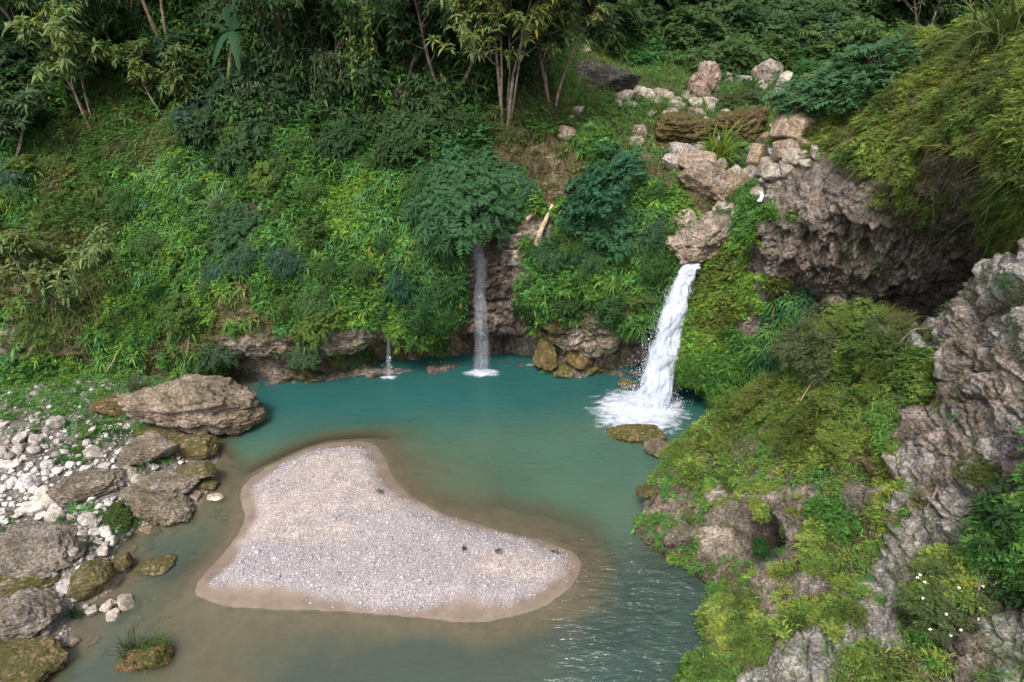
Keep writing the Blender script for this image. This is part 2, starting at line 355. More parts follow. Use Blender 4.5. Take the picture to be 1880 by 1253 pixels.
def curt(P, px, py):   # hanging tufa curtains: vertical folds under the grassy brow
    m = np.exp(-((py-450)/75.)**2)*sstep(1385, 1430, px)*sstep(1790, 1730, px)
    q = P*np.array([2.6, 2.6, .55])
    return m*.75*ridge(q, 5, 55, .55)
PB, NB, CB = make_patch("tufa_cliff", ctrl, 460, 420, SEED_B, M_CLIFF, .42, 1.35, DENT_B, curt, cell=.7, humk=2.0)

# --- near right bank
K = [[(1175,965,0),(1240,845,16.9),(1300,785,17.5),(1450,682,17.4),(1550,575,16.4),(1690,600,14.6),(1785,530,13.4),(1885,448,12.2),(2060,340,11)],
 [(1172,972,0),(1225,915,15.4),(1320,862,15.9),(1460,770,15.6),(1580,680,14.8),(1700,650,13.3),(1800,592,12.4),(1900,520,11.4),(2080,430,10.4)],
 [(1180,988,0),(1225,985,13.8),(1330,940,14.3),(1460,880,14.0),(1590,790,13.2),(1720,722,12.2),(1830,660,11.3),(1930,600,10.4),(2100,530,9.3)],
 [(1240,1035,0),(1295,1000,13.6),(1390,985,13.3),(1490,960,12.6),(1620,880,11.8),(1740,820,11.0),(1850,770,10.2),(1960,710,9.5),(2120,650,8.5)],
 [(1305,1082,0),(1340,1065,12.3),(1420,1050,11.8),(1530,1020,11.2),(1650,970,10.5),(1770,920,9.9),(1880,870,9.3),(1990,810,8.6),(2150,760,7.8)],
 [(1305,1165,0),(1350,1150,10.9),(1440,1130,10.4),(1550,1110,9.9),(1670,1070,9.3),(1790,1020,8.8),(1900,980,8.2),(2010,930,7.7),(2170,880,7.0)],
 [(1262,1248,0),(1330,1240,9.6),(1440,1220,9.1),(1560,1200,8.7),(1690,1170,8.3),(1810,1130,7.9),(1920,1100,7.5),(2030,1050,7.0),(2190,1010,6.3)],
 [(1215,1400,0),(1300,1380,8.2),(1430,1360,7.8),(1570,1340,7.4),(1710,1310,7.0),(1840,1280,6.6),(1950,1250,6.3),(2060,1200,5.9),(2220,1150,5.4)],
 [(1160,1600,0),(1260,1580,6.9),(1400,1560,6.6),(1560,1540,6.2),(1710,1510,5.9),(1850,1480,5.6),(1970,1450,5.3),(2090,1400,5.0),(2260,1350,4.6)]]
ctrl = []
for r in K:
    row = [at(r[0][0], r[0][1], z=0.)]+Pxy(r[1:]); row = [row[0]+np.array([.25, 0, -1.8])]+row+[row[-1]+np.array([2.5, .6, 1.2])]
    ctrl.append(row)
k0 = [p+np.array([.5, 1.3, -1.6]) for p in ctrl[0]]; k00 = [p+np.array([.8, 2.2, -4.5]) for p in ctrl[0]]
ctrl = [k00, k0]+ctrl
SEED_C = [(1300,800,'Y'),(1400,750,'Y'),(1350,850,'Y'),(1450,800,'Y'),(1500,700,'Y'),(1560,620,'Y'),(1600,590,'T'),(1600,700,'L'),(1650,690,'L'),(1550,780,'Y'),(1520,860,'O'),(1240,860,'Y'),(1280,850,'N'),
 (1350,900,'N'),(1360,930,'K'),(1250,1000,'N'),(1200,960,'N'),(1420,920,'N'),(1400,860,'N'),(1440,900,'R'),(1300,880,'R'),(1260,920,'N'),(1215,960,'K'),(1300,970,'W'),(1380,970,'S'),(1340,1030,'N'),(1200,1000,'M'),(1450,960,'N'),(1520,930,'G'),(1560,990,'O'),(1600,930,'O'),(1460,870,'N'),(1490,840,'Y'),
 (1700,620,'P'),(1750,700,'K'),(1720,760,'K'),(1650,840,'P'),(1700,890,'K'),(1800,620,'K'),(1850,600,'P'),(1860,700,'W'),(1850,780,'P'),(1780,800,'W'),(1620,880,'N'),(1560,840,'O'),(1600,800,'O'),(1800,560,'K'),(1850,500,'P'),(1760,620,'K'),
 (1500,1000,'Y'),(1470,1060,'Y'),(1400,1090,'R'),(1330,1120,'Y'),(1350,1200,'Y'),(1450,1180,'Y'),(1550,1060,'O'),(1640,1020,'P'),(1600,1100,'N'),(1700,980,'P'),(1750,1000,'P'),(1740,930,'P'),(1580,1110,'P'),(1620,1080,'P'),(1660,900,'P'),(1780,960,'P'),(1800,780,'R'),(1620,850,'P'),(1560,880,'K'),(1830,1180,'P'),(1760,1230,'K'),(1520,1190,'P'),(1430,1235,'P'),(1480,1100,'K'),(1690,800,'R'),(1650,790,'K'),(1420,1010,'K'),(1800,870,'P'),(1850,860,'R'),(1850,1000,'G'),
 (1860,1080,'S'),(1750,1080,'Y'),(1700,1120,'L'),(1640,1140,'P'),(1480,1250,'P'),(1600,1230,'Y'),(1800,1200,'K'),(1750,1170,'S'),(1540,1150,'L'),(1680,930,'O'),(1460,1120,'O'),(1590,1160,'P'),(1850,1240,'P'),(1700,1240,'Y'),
 (2000,900,'G'),(2000,600,'R'),(2000,1100,'R'),(1500,1400,'Y'),(1800,1400,'R'),(1660,1060,'P')]
DENT_C = [(1385,985,40,36,2.0),(1340,952,70,12,.45),(1240,945,40,10,.3),(1620,885,40,20,.3),(1690,690,20,40,.4),(1860,1070,50,40,.6),(1700,1150,60,20,.3)]
def near_ext(P, px, py):   # long slanting ribs in the near rock
    a = P@norm(np.array([.75, -.3, .9])); 
    q = np.stack([a*3.2, (P@norm(np.array([.5, .9, -.2])))*1.0, (P@norm(np.array([-.8, .3, .6])))*3.4], -1)
    q = q+.9*np.stack([fbm(P*.9, 2, 64), fbm(P*.9+9, 2, 65), fbm(P*.9+5, 2, 68)], -1)
    m = .35+.65*sstep(1380, 1560, px)
    v1, v2, vi = voro(q*np.array([.55, 1.1, .55])+3, 69)
    return .17*m*ridge(q*.62, 6, 66, .58)+m*(.26*(vi-.5)-.20*np.exp(-(v2-v1)*16))+.04*ridge(P*5, 4, 67)
PC, NC, CC = make_patch("near_bank", ctrl, 560, 560, SEED_C, M_NEAR, .24, 1.9, DENT_C, near_ext, cell=.35, humk=1.8)

# ------------------------------------------------------------------ river bed: pool, gravel bar and left bank in one sheet
BAR = [(360,1095),(368,1062),(415,1012),(448,955),(440,905),(470,872),(530,838),(600,815),(678,812),(706,838),(722,872),(752,905),(800,935),(860,957),(930,976),(1000,994),(1055,1015),(1068,1040),(1044,1080),(995,1113),(930,1136),(850,1142),(750,1131),(620,1122),(500,1120),(400,1112)]
BANK = [(440,705),(425,765),(400,800),(396,850),(392,890),(350,935),(325,955),(250,975),(225,1010),(235,1045),(205,1085),(165,1110),(140,1160),(112,1195),(62,1253),(-40,1400),(-900,1400),(-900,640),(300,640)]
def poly_xy(l): return np.array([at(a, b, z=0.)[:2] for a, b in l])
def sdf(XY, poly):
    d = np.full(XY.shape[:-1], 1e9); ins = np.zeros(XY.shape[:-1], bool)
    n = len(poly)
    for i in range(n):
        a, b = poly[i], poly[(i+1) % n]
        e = b-a; w = XY-a; t = np.clip((w@e)/(e@e), 0, 1)
        d = np.minimum(d, np.linalg.norm(w-t[..., None]*e, axis=-1))
        c = ((a[1] > XY[..., 1]) != (b[1] > XY[..., 1]))
        with np.errstate(divide='ignore', invalid='ignore'):
            xi = (b[0]-a[0])*(XY[..., 1]-a[1])/(b[1]-a[1]+1e-12)+a[0]
        ins ^= c & (XY[..., 0] < xi)
    return np.where(ins, d, -d)
def smooth_poly(p, k=6):
    p = np.concatenate([p[-2:], p, p[:2]])[None]; n = (p.shape[1]-1)*k+1
    q = cr_interp(np.moveaxis(p, 0, 1), n, 0)[:, 0]
    return q[2*k:-2*k-1+1][:-1]
BARP = smooth_poly(poly_xy(BAR)); BANKP = poly_xy(BANK)
DEPTH = [(600,740,-1.6),(750,730,-2.2),(900,730,-2.4),(1050,760,-2.4),(1000,820,-2.0),(1150,850,-1.7),(1200,780,-2.2),(850,775,-1.7),(820,830,-.75),(1130,930,-1.1),(1050,890,-1.3),(960,880,-.9),(880,880,-.55),(800,850,-.4),(745,800,-.6),
 (560,785,-1.2),(450,820,-1.5),(480,750,-1.8),(425,880,-.9),(400,960,-.55),(360,1010,-.8),(320,1060,-.6),(270,1080,-.25),(290,1130,-.2),(400,1180,-.10),(300,1190,-.16),(180,1200,-.35),(130,1253,-.8),(500,1200,-.28),(420,1250,-.12),(560,1253,-.5),
 (650,1180,-.38),(800,1220,-1.1),(700,1253,-.9),(950,1200,-.8),(1100,1150,-1.0),(1200,1100,-1.5),(1250,1200,-1.7),(1100,1253,-1.5),(900,1170,-.5),(1075,1110,-.22),(1110,1040,-.40),(1160,1040,-.9),(1000,955,-.28),(1080,980,-.35),(920,940,-.25),(1150,980,-1.0),
 (700,1350,-.8),(1100,1400,-1.6),(300,1350,-.3)]
DXY = np.array([at(a, b, z=0.)[:2] for a, b, _ in DEPTH]); DZ = np.array([c for *_, c in DEPTH])
def bed_z(XY, detail=True):
    d2 = ((XY[..., None, :]-DXY)**2).sum(-1)
    w = 1/(d2+.25)**2; f = (w*DZ).sum(-1)/w.sum(-1)
    P3 = np.concatenate([XY, XY[..., :1]*0], -1)
    wob = .22*fbm(P3*1.1, 3, 81)
    sb = sdf(XY, BARP)+wob*.25; sk = sdf(XY, BANKP)+wob*1.2
    out = -.02-.17*np.maximum(-sb-.12-.25*wob, 0)
    z = out+(f-out)*sstep(.0, 1.8, -sb)
    z = np.where(sb > 0, .13*(1-np.exp(-sb/.35))+.16*sstep(.25, .9, sb)+.03*fbm(P3*1.6, 3, 82)*sstep(.3, 1.2, sb), z)
    zb = np.where(sk > 0, .26*(1-np.exp(-sk/.5))+.11*sk+.18*np.minimum(sk, 1)*fbm(P3*.9, 4, 83), -.28*(-sk))
    near = sstep(-1.6, 0., sk)
    z = np.where(sk > 0, zb, z*(1-near)+np.maximum(z, zb)*near)
    if detail: z = z+.008*fbm(P3*7, 3, 84)
    return z, sb, sk
xs = np.linspace(-24, 13, 560); ys = np.linspace(3.5, 26, 420)
GX, GY = np.meshgrid(xs, ys, indexing='ij'); XY = np.stack([GX, GY], -1)
bz, sb, sk = bed_z(XY)
BEDP = np.concatenate([XY, bz[..., None]], -1)
P3 = np.concatenate([XY, GX[..., None]*0], -1)
wetb = np.array([.128, .097, .074]); grav = np.array([.235, .205, .200]); bankc = np.array([.11, .095, .08]); silt = np.array([.175, .132, .093])
tint = np.ones(BEDP.shape)*silt
ingr = sstep(.22, .62, sb+.42*fbm(P3*.9, 4, 91))
inb = sstep(-.1, .06, sb)
tint = tint*(1-inb[..., None])+wetb*1.15*inb[..., None]
tint = tint*(1-ingr[..., None])+grav*ingr[..., None]
sandy = ingr*sstep(.15, .5, fbm(P3*np.array([.35, .9, 1])+3, 3, 92)); tint = tint*(1-.7*sandy[..., None])+np.array([.30, .245, .21])*.7*sandy[..., None]
kb = sstep(-.1, .2, sk)[..., None]; bc = bankc*(1+.6*fbm(P3*.8, 3, 93))[..., None]; tint = tint*(1-kb)+bc*kb
def bed_material():
    m, t, b = new_mat("river_bed"); L = t.links.new
    tc = N(t, "ShaderNodeTexCoord"); a = N(t, "ShaderNodeAttribute", attribute_name="tint"); g = N(t, "ShaderNodeAttribute", attribute_name="gravel")
    v = N(t, "ShaderNodeTexVoronoi", Scale=27); L(tc.outputs["Object"], v.inputs["Vector"])
    v2 = N(t, "ShaderNodeTexVoronoi", Scale=48); L(tc.outputs["Object"], v2.inputs["Vector"])
    n = N(t, "ShaderNodeTexNoise", Scale=2.2, Detail=10, Roughness=.7); L(tc.outputs["Object"], n.inputs["Vector"])
    s1 = N(t, "ShaderNodeSeparateColor"); L(v.outputs["Color"], s1.inputs[0]); s2 = N(t, "ShaderNodeSeparateColor"); L(v2.outputs["Color"], s2.inputs[0])
    k1 = ramp(t, s1.outputs[0], [(0, .75), (.5, .97), (.85, 1.05), (1, 1.5)]); k2 = ramp(t, s2.outputs[1], [(0, .6), (.5, 1.), (1, 1.5)])
    k3 = ramp(t, n.outputs["Fac"], [(.3, .75), (.7, 1.25)])
    gm = mixc(t, 1, k1, k2, 'MULTIPLY'); gm = mixc(t, g.outputs["Fac"], (1, 1, 1), gm)
    c = mixc(t, 1, a.outputs["Color"], gm, 'MULTIPLY'); c = mixc(t, 1, c, k3, 'MULTIPLY')
    L(c, b.inputs["Base Color"]); b.inputs["Roughness"].default_value = .8; b.inputs["Specular IOR Level"].default_value = .2
    bp = N(t, "ShaderNodeBump", Strength=.5, Distance=.03); mm = N(t, "ShaderNodeMath", operation='MULTIPLY'); L(v.outputs["Distance"], mm.inputs[0]); L(g.outputs["Fac"], mm.inputs[1])
    inv = N(t, "ShaderNodeMath", operation='SUBTRACT'); L(n.outputs["Fac"], inv.inputs[0]); L(mm.outputs[0], inv.inputs[1]); L(inv.outputs[0], bp.inputs["Height"]); L(bp.outputs[0], b.inputs["Normal"])
    return m
bed = mesh_obj("riverbed", BEDP, grid_q(*GX.shape), bed_material(), tint.reshape(-1, 3), smooth=True, attrs={"gravel": np.maximum(ingr, .75*sstep(0, .3, sk))})
tag(bed, kind='structure')
PATCH.append(dict(name='riverbed', P=BEDP, n=gnormal(BEDP)*1.0, code=None, z=None))

# ------------------------------------------------------------------ pool water
def water_material():
    m, t, b = new_mat("pool_water"); L = t.links.new
    tc = N(t, "ShaderNodeTexCoord"); d = N(t, "ShaderNodeAttribute", attribute_name="murk"); s = N(t, "ShaderNodeAttribute", attribute_name="tint"); rp = N(t, "ShaderNodeAttribute", attribute_name="ripple")
    mp = N(t, "ShaderNodeMapping"); mp.inputs["Scale"].default_value = (.8, 2.6, 1); mp.inputs["Rotation"].default_value = (0, 0, math.radians(-22)); L(tc.outputs["Object"], mp.inputs["Vector"])
    n1 = N(t, "ShaderNodeTexNoise", Scale=2.1, Detail=3, Roughness=.55, Distortion=.6); L(mp.outputs[0], n1.inputs["Vector"])
    n2 = N(t, "ShaderNodeTexNoise", Scale=1.1, Detail=3, Roughness=.5); L(mp.outputs[0], n2.inputs["Vector"])
    ad = N(t, "ShaderNodeMath", operation='ADD'); L(n1.outputs["Fac"], ad.inputs[0]); L(n2.outputs["Fac"], ad.inputs[1])
    ml = N(t, "ShaderNodeMath", operation='MULTIPLY'); L(ad.outputs[0], ml.inputs[0]); L(rp.outputs["Fac"], ml.inputs[1])
    bp = N(t, "ShaderNodeBump", Strength=1.0, Distance=.10); L(ml.outputs[0], bp.inputs["Height"])
    t.nodes.remove(b)
    df = N(t, "ShaderNodeBsdfDiffuse"); L(s.outputs["Color"], df.inputs["Color"])
    tr = N(t, "ShaderNodeBsdfTransparent"); tr.inputs["Color"].default_value = (.86, .93, .88, 1)
    mx = N(t, "ShaderNodeMixShader"); L(d.outputs["Fac"], mx.inputs[0]); L(tr.outputs[0], mx.inputs[1]); L(df.outputs[0], mx.inputs[2])
    gl = N(t, "ShaderNodeBsdfGlossy", Roughness=.06); L(bp.outputs[0], gl.inputs["Normal"])
    fr = N(t, "ShaderNodeFresnel", IOR=1.33); L(bp.outputs[0], fr.inputs["Normal"])
    m2 = N(t, "ShaderNodeMixShader"); L(fr.outputs[0], m2.inputs[0]); L(mx.outputs[0], m2.inputs[1]); L(gl.outputs[0], m2.inputs[2])
    L(m2.outputs[0], t.nodes["Material Output"].inputs[0])
    return m
wx = np.linspace(-16, 10.5, 420); wy = np.linspace(3.5, 25.2, 340)
WX, WY = np.meshgrid(wx, wy, indexing='ij'); WXY = np.stack([WX, WY], -1); wz, wsb, wsk = bed_z(WXY, False)
WP3 = np.concatenate([WXY, WX[..., None]*0], -1)
dep = np.maximum(-wz, 0)
murk = 1-np.exp(-2.1*dep-.25*(dep > .02))
murk = np.clip(murk, 0, .985)
wpx, wpy, _ = proj(WP3)
teal = np.array([.016, .067, .061]); grn = np.array([.056, .094, .060]); olive = np.array([.084, .089, .055]); brn = np.array([.105, .082, .054])
def mixa(a, b, f): return a*(1-f[..., None])+b*f[..., None]
deepf = sstep(.35, 1.7, dep); back = sstep(17.6, 22.0, WY+.9*fbm(WP3*.35, 2, 95))
wc = mixa(np.ones(WP3.shape)*olive, np.ones(WP3.shape)*grn, sstep(.15, .75, dep))
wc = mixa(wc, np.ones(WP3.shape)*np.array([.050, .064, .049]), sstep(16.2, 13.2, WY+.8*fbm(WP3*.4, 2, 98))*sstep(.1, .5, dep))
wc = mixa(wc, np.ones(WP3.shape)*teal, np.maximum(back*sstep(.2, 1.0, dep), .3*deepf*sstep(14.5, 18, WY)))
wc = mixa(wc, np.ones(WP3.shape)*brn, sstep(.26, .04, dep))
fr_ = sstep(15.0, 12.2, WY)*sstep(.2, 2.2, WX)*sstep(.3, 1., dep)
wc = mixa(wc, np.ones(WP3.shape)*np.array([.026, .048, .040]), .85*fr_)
wc = wc*(1+.10*fbm(WP3*.6, 3, 96))[..., None]
FALLXY = at(1195, 745, z=0.)[:2]
dfall = np.linalg.norm(WXY-FALLXY, axis=-1)
rip = .36+1.9*sstep(15.5, 12.5, WY)*sstep(.3, 2.2, WX)+.9*np.exp(-dfall/2.2)+.18*np.exp(-dfall/6)
wzs = .012*rip*fbm(WP3*2.2, 2, 97)
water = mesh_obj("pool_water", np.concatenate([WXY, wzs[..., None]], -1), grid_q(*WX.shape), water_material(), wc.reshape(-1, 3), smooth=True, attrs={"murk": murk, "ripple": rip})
tag(water, kind='structure')

# ------------------------------------------------------------------ where a pixel's ray meets the ground just built
CELL = 5; BW, BH = 2600//CELL, 1700//CELL
DB = np.full((BW, BH), 1e9); DPos = np.zeros((BW, BH, 3)); DN = np.zeros((BW, BH, 3))
for p in PATCH:
    P = p['P'].reshape(-1, 3); n = p['n'].reshape(-1, 3)
    x, y, f = proj(P); i = ((x+350)/CELL).astype(int); j = ((y+250)/CELL).astype(int)
    ok = (i >= 0) & (i < BW) & (j >= 0) & (j < BH) & (f > 1); i, j, f, P, n = i[ok], j[ok], f[ok], P[ok], n[ok]
    o = np.argsort(-f); i, j, f, P, n = i[o], j[o], f[o], P[o], n[o]
    m = f < DB[i, j]-.0; i, j, f, P, n = i[m], j[m], f[m], P[m], n[m]
    DB[i, j] = f; DPos[i, j] = P; DN[i, j] = n
def surf(px, py, r=3):
    i = int((px+350)/CELL); j = int((py+250)/CELL)
    for k in range(0, r+20):
        a = DB[max(0, i-k):i+k+1, max(0, j-k):j+k+1]
        if a.size and a.min() < 1e8:
            w = np.unravel_index(np.argmin(a), a.shape); q = (max(0, i-k)+w[0], max(0, j-k)+w[1])
            G = DPos[q].copy()
            if G[2] < -.03: return at(px, py, z=-.03), np.array([0, 0, 1.]), float(proj(at(px, py, z=-.03))[2])
            return G, DN[q].copy(), DB[q]
    return at(px, py, z=0.), np.array([0, 0, 1.]), 20.
#@@PART2
# ------------------------------------------------------------------ leaves and plants
def rot_about(ax, az, el, roll=None):
    pass
def frame(A):
    A = norm(A); r = np.where(np.abs(A[..., 2:3]) > .9, np.array([1., 0, 0]), np.array([0, 0, 1.]))
    s = norm(np.cross(A, r)); return s, norm(np.cross(s, A)), A
def leaves(B, D, L, W, droop, T, up=None, fold=.12):
    """bent two-quad leaves. B base, D direction, L length, W width, droop, T tint: one row per leaf"""
    B = B.reshape(-1, 3); D = norm(D.reshape(-1, 3)); n = len(B)
    L = np.broadcast_to(L, n)[:, None]; W = np.broadcast_to(W, n)[:, None]; dr = np.broadcast_to(droop, n)[:, None]
    z = np.array([0, 0, 1.]); s = np.cross(D, z+.001); s = norm(s+rng.normal(0, .28, s.shape)*1.); u = norm(np.cross(s, D))
    m = B+D*L*.48+u*L*.05; t = B+D*L*.97-z*L*dr
    e = B+D*L*.42-z*L*dr*.15+u*W*fold
    V = np.stack([B, e+s*W*.5, t, m, e-s*W*.5], 1)
    i = np.arange(n)[:, None]*5
    Q = np.concatenate([i+[0, 1, 2, 3], i+[0, 3, 2, 4]], 0)
    T = np.repeat(T.reshape(-1, 1, 3), 5, 1)
    return V.reshape(-1, 3), Q, T.reshape(-1, 3)
def blades(B, D, L, W, T, arch=.6, seg=4, plume=None):
    B = B.reshape(-1, 3); D = norm(D.reshape(-1, 3)); n = len(B)
    L = np.broadcast_to(L, n)[:, None]; W = np.broadcast_to(W, n)[:, None]; ar = np.broadcast_to(arch, n)[:, None]
    s = norm(np.cross(D, rng.normal(0, 1, D.shape))); h = D*1.; h[:, 2] = 0
    V = []
    for k in range(seg+1):
        t = k/seg; c = B+D*L*t+h*L*t*t*ar*.5; c = c-np.array([0, 0, 1.])*L*ar*t**2.4*.8
        w = W*(.75+.5*t)*(1-t**2.2)+.0008
        V += [c-s*w*.5, c+s*w*.5]
    V = np.stack(V, 1); i = np.arange(n)[:, None]*2*(seg+1)
    Q = np.concatenate([i+[2*k, 2*k+1, 2*k+3, 2*k+2] for k in range(seg)], 0)
    return V.reshape(-1, 3), Q, np.repeat(T.reshape(-1, 1, 3), 2*(seg+1), 1).reshape(-1, 3)
def tubes(pts, rad, T, sides=6):
    """one tube through a polyline"""
    pts = np.asarray(pts, float); rad = np.asarray(rad, float); n = len(pts)
    d = norm(np.gradient(pts, axis=0)); s = norm(np.cross(d, [.3, .2, .93])); u = np.cross(s, d)
    a = np.arange(sides)/sides*2*math.pi
    V = pts[:, None]+rad[:, None, None]*(np.cos(a)[None, :, None]*s[:, None]+np.sin(a)[None, :, None]*u[:, None])
    i = np.arange(n*sides).reshape(n, sides); j = np.roll(i, -1, 1)
    Q = np.stack([i[:-1], j[:-1], j[1:], i[1:]], -1).reshape(-1, 4)
    return V.reshape(-1, 3), Q, np.asarray(T, float)
def dirs_about(A, n, el, elv, az=None):
    """n directions around each axis in A; el = angle above the plane square to the axis"""
    s, u, a = frame(A); N_ = len(A)
    az = rng.uniform(0, 2*math.pi, (N_, 1))+np.arange(n)/n*2*math.pi+rng.normal(0, .25, (N_, n))
    e = el+rng.normal(0, elv, (N_, n))
    return (np.cos(e)*np.cos(az))[..., None]*s[:, None]+(np.cos(e)*np.sin(az))[..., None]*u[:, None]+np.sin(e)[..., None]*a[:, None]
def vary(C, n, hv=.18, vv=.22):
    """tint per plant: brightness and warm/cool variation"""
    C = np.broadcast_to(np.asarray(C, float), (n, 3)); v = np.exp(rng.normal(0, vv, (n, 1))); h = rng.normal(0, hv, (n, 1))
    return np.clip(C*v*np.concatenate([1+h, 1+0*h, 1-h], 1), .003, .6)
def rosettes(acc, P, A, S, C, k=8, el=.35, elv=.3, lw=.26, droop=.35, hv=.12, vv=.2, old=0.03):
    n = len(P); D = dirs_about(A, k, el, elv); S = np.broadcast_to(S, n)
    T = np.repeat(vary(C, n, hv, vv)[:, None], k, 1)*np.exp(rng.normal(0, .12, (n, k, 1)))
    y = rng.random((n, k, 1)) < old*.5; T = np.where(y, np.array([.24, .18, .03]), T)
    L = (S[:, None]*rng.uniform(.75, 1.15, (n, k))).ravel()
    acc.add(*leaves(np.repeat(P[:, None], k, 1)+D*.06*S[:, None, None], D, L, L*lw, droop*rng.uniform(.3, 1.3, n*k), T))
def fronds(acc, P, A, S, C, nf=5, npin=9, el=.7, pw=.34, plen=.34, droop=.45, hv=.12, vv=.2, spread=.35):
    n = len(P); S = np.broadcast_to(S, n)
    D = dirs_about(A, nf, el, spread).reshape(-1, 3); B = np.repeat(P, nf, 0); L = np.repeat(S, nf)*rng.uniform(.7, 1.2, n*nf)
    T = np.repeat(vary(C, n, hv, vv), nf, 0)
    z = np.array([0, 0, 1.]); sd_ = norm(np.cross(D, z+.01*rng.normal(0, 1, D.shape)))
    sd_ = norm(sd_+rng.normal(0, .25, sd_.shape))
    tt = (np.arange(npin)+1)/(npin+.5)
    bb = []; dd = []; ll = []; cc = []
    for t in tt:
        c = B+D*(L*t)[:, None]-z*(L*droop*t*t)[:, None]; tan = norm(D-z*droop*2*t)
        pl = L*plen*(math.sin(math.pi*min(1, .18+.82*t))**.7+.12)
        for sg in (-1, 1):
            bb.append(c); dd.append(norm(sd_*sg+tan*.55+rng.normal(0, .12, c.shape))); ll.append(pl); cc.append(T*np.exp(rng.normal(0, .1, (len(T), 1))))
    ll = np.concatenate(ll); acc.add(*leaves(np.concatenate(bb), np.concatenate(dd), ll, ll*pw, .12, np.concatenate(cc)))
def sprigs(acc, P, A, S, C, k=14, lw=.45, ls=.3, hv=.14, vv=.22):
    """small leaves scattered along a few short stems: fine ground cover"""
    n = len(P); S = np.broadcast_to(S, n); D = dirs_about(A, k, .6, .45); r = rng.uniform(.25, 1., (n, k, 1))
    B = P[:, None]+D*r*S[:, None, None]
    T = np.repeat(vary(C, n, hv, vv)[:, None], k, 1)*np.exp(rng.normal(0, .16, (n, k, 1)))
    L = (ls*S[:, None]*rng.uniform(.6, 1.3, (n, k))).ravel()
    acc.add(*leaves(B, D+rng.normal(0, .6, D.shape), L, L*lw, .2, T))
def grass(acc, P, A, S, C, k=14, w=.035, arch=.7, hv=.12, vv=.2, el=1.1, elv=.25, seg=4):
    n = len(P); S = np.broadcast_to(S, n); D = dirs_about(A, k, el, elv); T = np.repeat(vary(C, n, hv, vv)[:, None], k, 1)*np.exp(rng.normal(0, .15, (n, k, 1)))
    L = (S[:, None]*rng.uniform(.5, 1.15, (n, k))).ravel()
    B = np.repeat(P[:, None], k, 1)+rng.normal(0, .06, (n, k, 3))*S[:, None, None]*np.array([1, 1, .2])
    acc.add(*blades(B, D.reshape(-1, 3), L, L*w, T, arch*rng.uniform(.4, 1.5, n*k), seg))
UP = np.array([0, 0, 1.])
# palettes (base colours of real leaves)
LIME = (.155, .270, .042); GREEN = (.062, .145, .028); MID = (.090, .200, .044); BLUE = (.070, .175, .068); DARK = (.034, .075, .024); FEATH = (.066, .165, .062)
YEL = (.205, .250, .052); OLV = (.115, .14, .042); DRY = (.16, .12, .07); MOSSC = (.105, .13, .028); REED = (.12, .17, .05)

def sample(P, n, codes, want, count, push=0., box=None, seed_noise=None):
    """random points on a patch where the cover code is wanted, weighted by area and by how large it stands in view"""
    du = P[1:, :-1]-P[:-1, :-1]; dv = P[:-1, 1:]-P[:-1, :-1]; a = np.linalg.norm(np.cross(du, dv), axis=-1)
    c = codes[:-1, :-1]; px, py, f = proj(P[:-1, :-1])
    vis = np.where((px > -60) & (px < 1950) & (py > -150) & (py < 1330), 1., .55*((px > -420) & (px < 2350) & (py > -250) & (py < 1500)))
    fac = ((n[:-1, :-1]*norm(np.array([0, 0, CAMZ])-P[:-1, :-1])).sum(-1) > -.15)
    w = a*np.isin(c, want)*vis*fac*(P[:-1, :-1, 2] > .1)/np.maximum(f, 4)**.6
    if seed_noise is not None: w = w*sstep(seed_noise[0], seed_noise[1], fbm(P[:-1, :-1]*seed_noise[2], 3, seed_noise[3]))
    w = w.ravel(); tot = w.sum()
    if tot <= 0: return np.zeros((0, 3)), np.zeros((0, 3))
    count = int(count*1.18); idx = rng.choice(len(w), count, p=w/tot); i, j = np.divmod(idx, c.shape[1])
    r = rng.random((count, 2, 1)); p = P[i, j]+du[i, j]*r[:, 0]+dv[i, j]*r[:, 1]; nn = n[i, j]
    return p+nn*push*rng.random((count, 1)), nn
def axis_of(nn, k=.6, jit=.25): return norm(nn*k+UP*(1-k)+rng.normal(0, jit, nn.shape))
def cover(name, acc, mat=None, kind='stuff'):
    o = acc.build(name, mat or M_LEAF); tag(o, kind=kind); return o
def col_noise(P, a, b, scale, s):
    f = sstep(-.35, .35, fbm(P*scale, 3, s))[:, None]; return np.asarray(a)*(1-f)+np.asarray(b)*f

# --- hillside covers
def hs(want, count, push=.25, sn=None): return sample(PA, NA, CA, want, count, push, None, sn)
ac = Acc()
p, n = hs(['L'], 14000, .25); fronds(ac, p, axis_of(n), rng.uniform(.12, .26, len(p)), col_noise(p, LIME, MID, .8, 101), nf=4, npin=6, el=.5, plen=.42, pw=.5)
p, n = hs(['L', 'G'], 12000, .12); sprigs(ac, p, axis_of(n), rng.uniform(.14, .3, len(p)), col_noise(p, MID, LIME, .6, 102), k=9)
p, n = hs(['M', 'O', 'R', 'W'], 4200, .06, (-.05, .3, 1.4, 103)); sprigs(ac, p, axis_of(n), rng.uniform(.08, .2, len(p)), col_noise(p, MOSSC, LIME, .9, 104), k=8)
cover("fern_cover", ac)
ac = Acc()
p, n = hs(['G', 'B'], 12500, .3); fronds(ac, p, axis_of(n), rng.uniform(.15, .33, len(p)), col_noise(p, MID, GREEN, .7, 105), nf=4, npin=6, el=.5, plen=.4, pw=.42)
p, n = hs(['G', 'L', 'B'], 3600, .35, (-.1, .25, .7, 106)); rosettes(ac, p, axis_of(n, .5), rng.uniform(.18, .34, len(p)), col_noise(p, MID, BLUE, .8, 107), k=9, el=.05, lw=.2, droop=.6)
p, n = hs(['L', 'G'], 900, .4); rosettes(ac, p, axis_of(n, .5), rng.uniform(.2, .33, len(p)), col_noise(p, LIME, MID, .8, 110), k=8, el=.0, lw=.2, droop=.7)
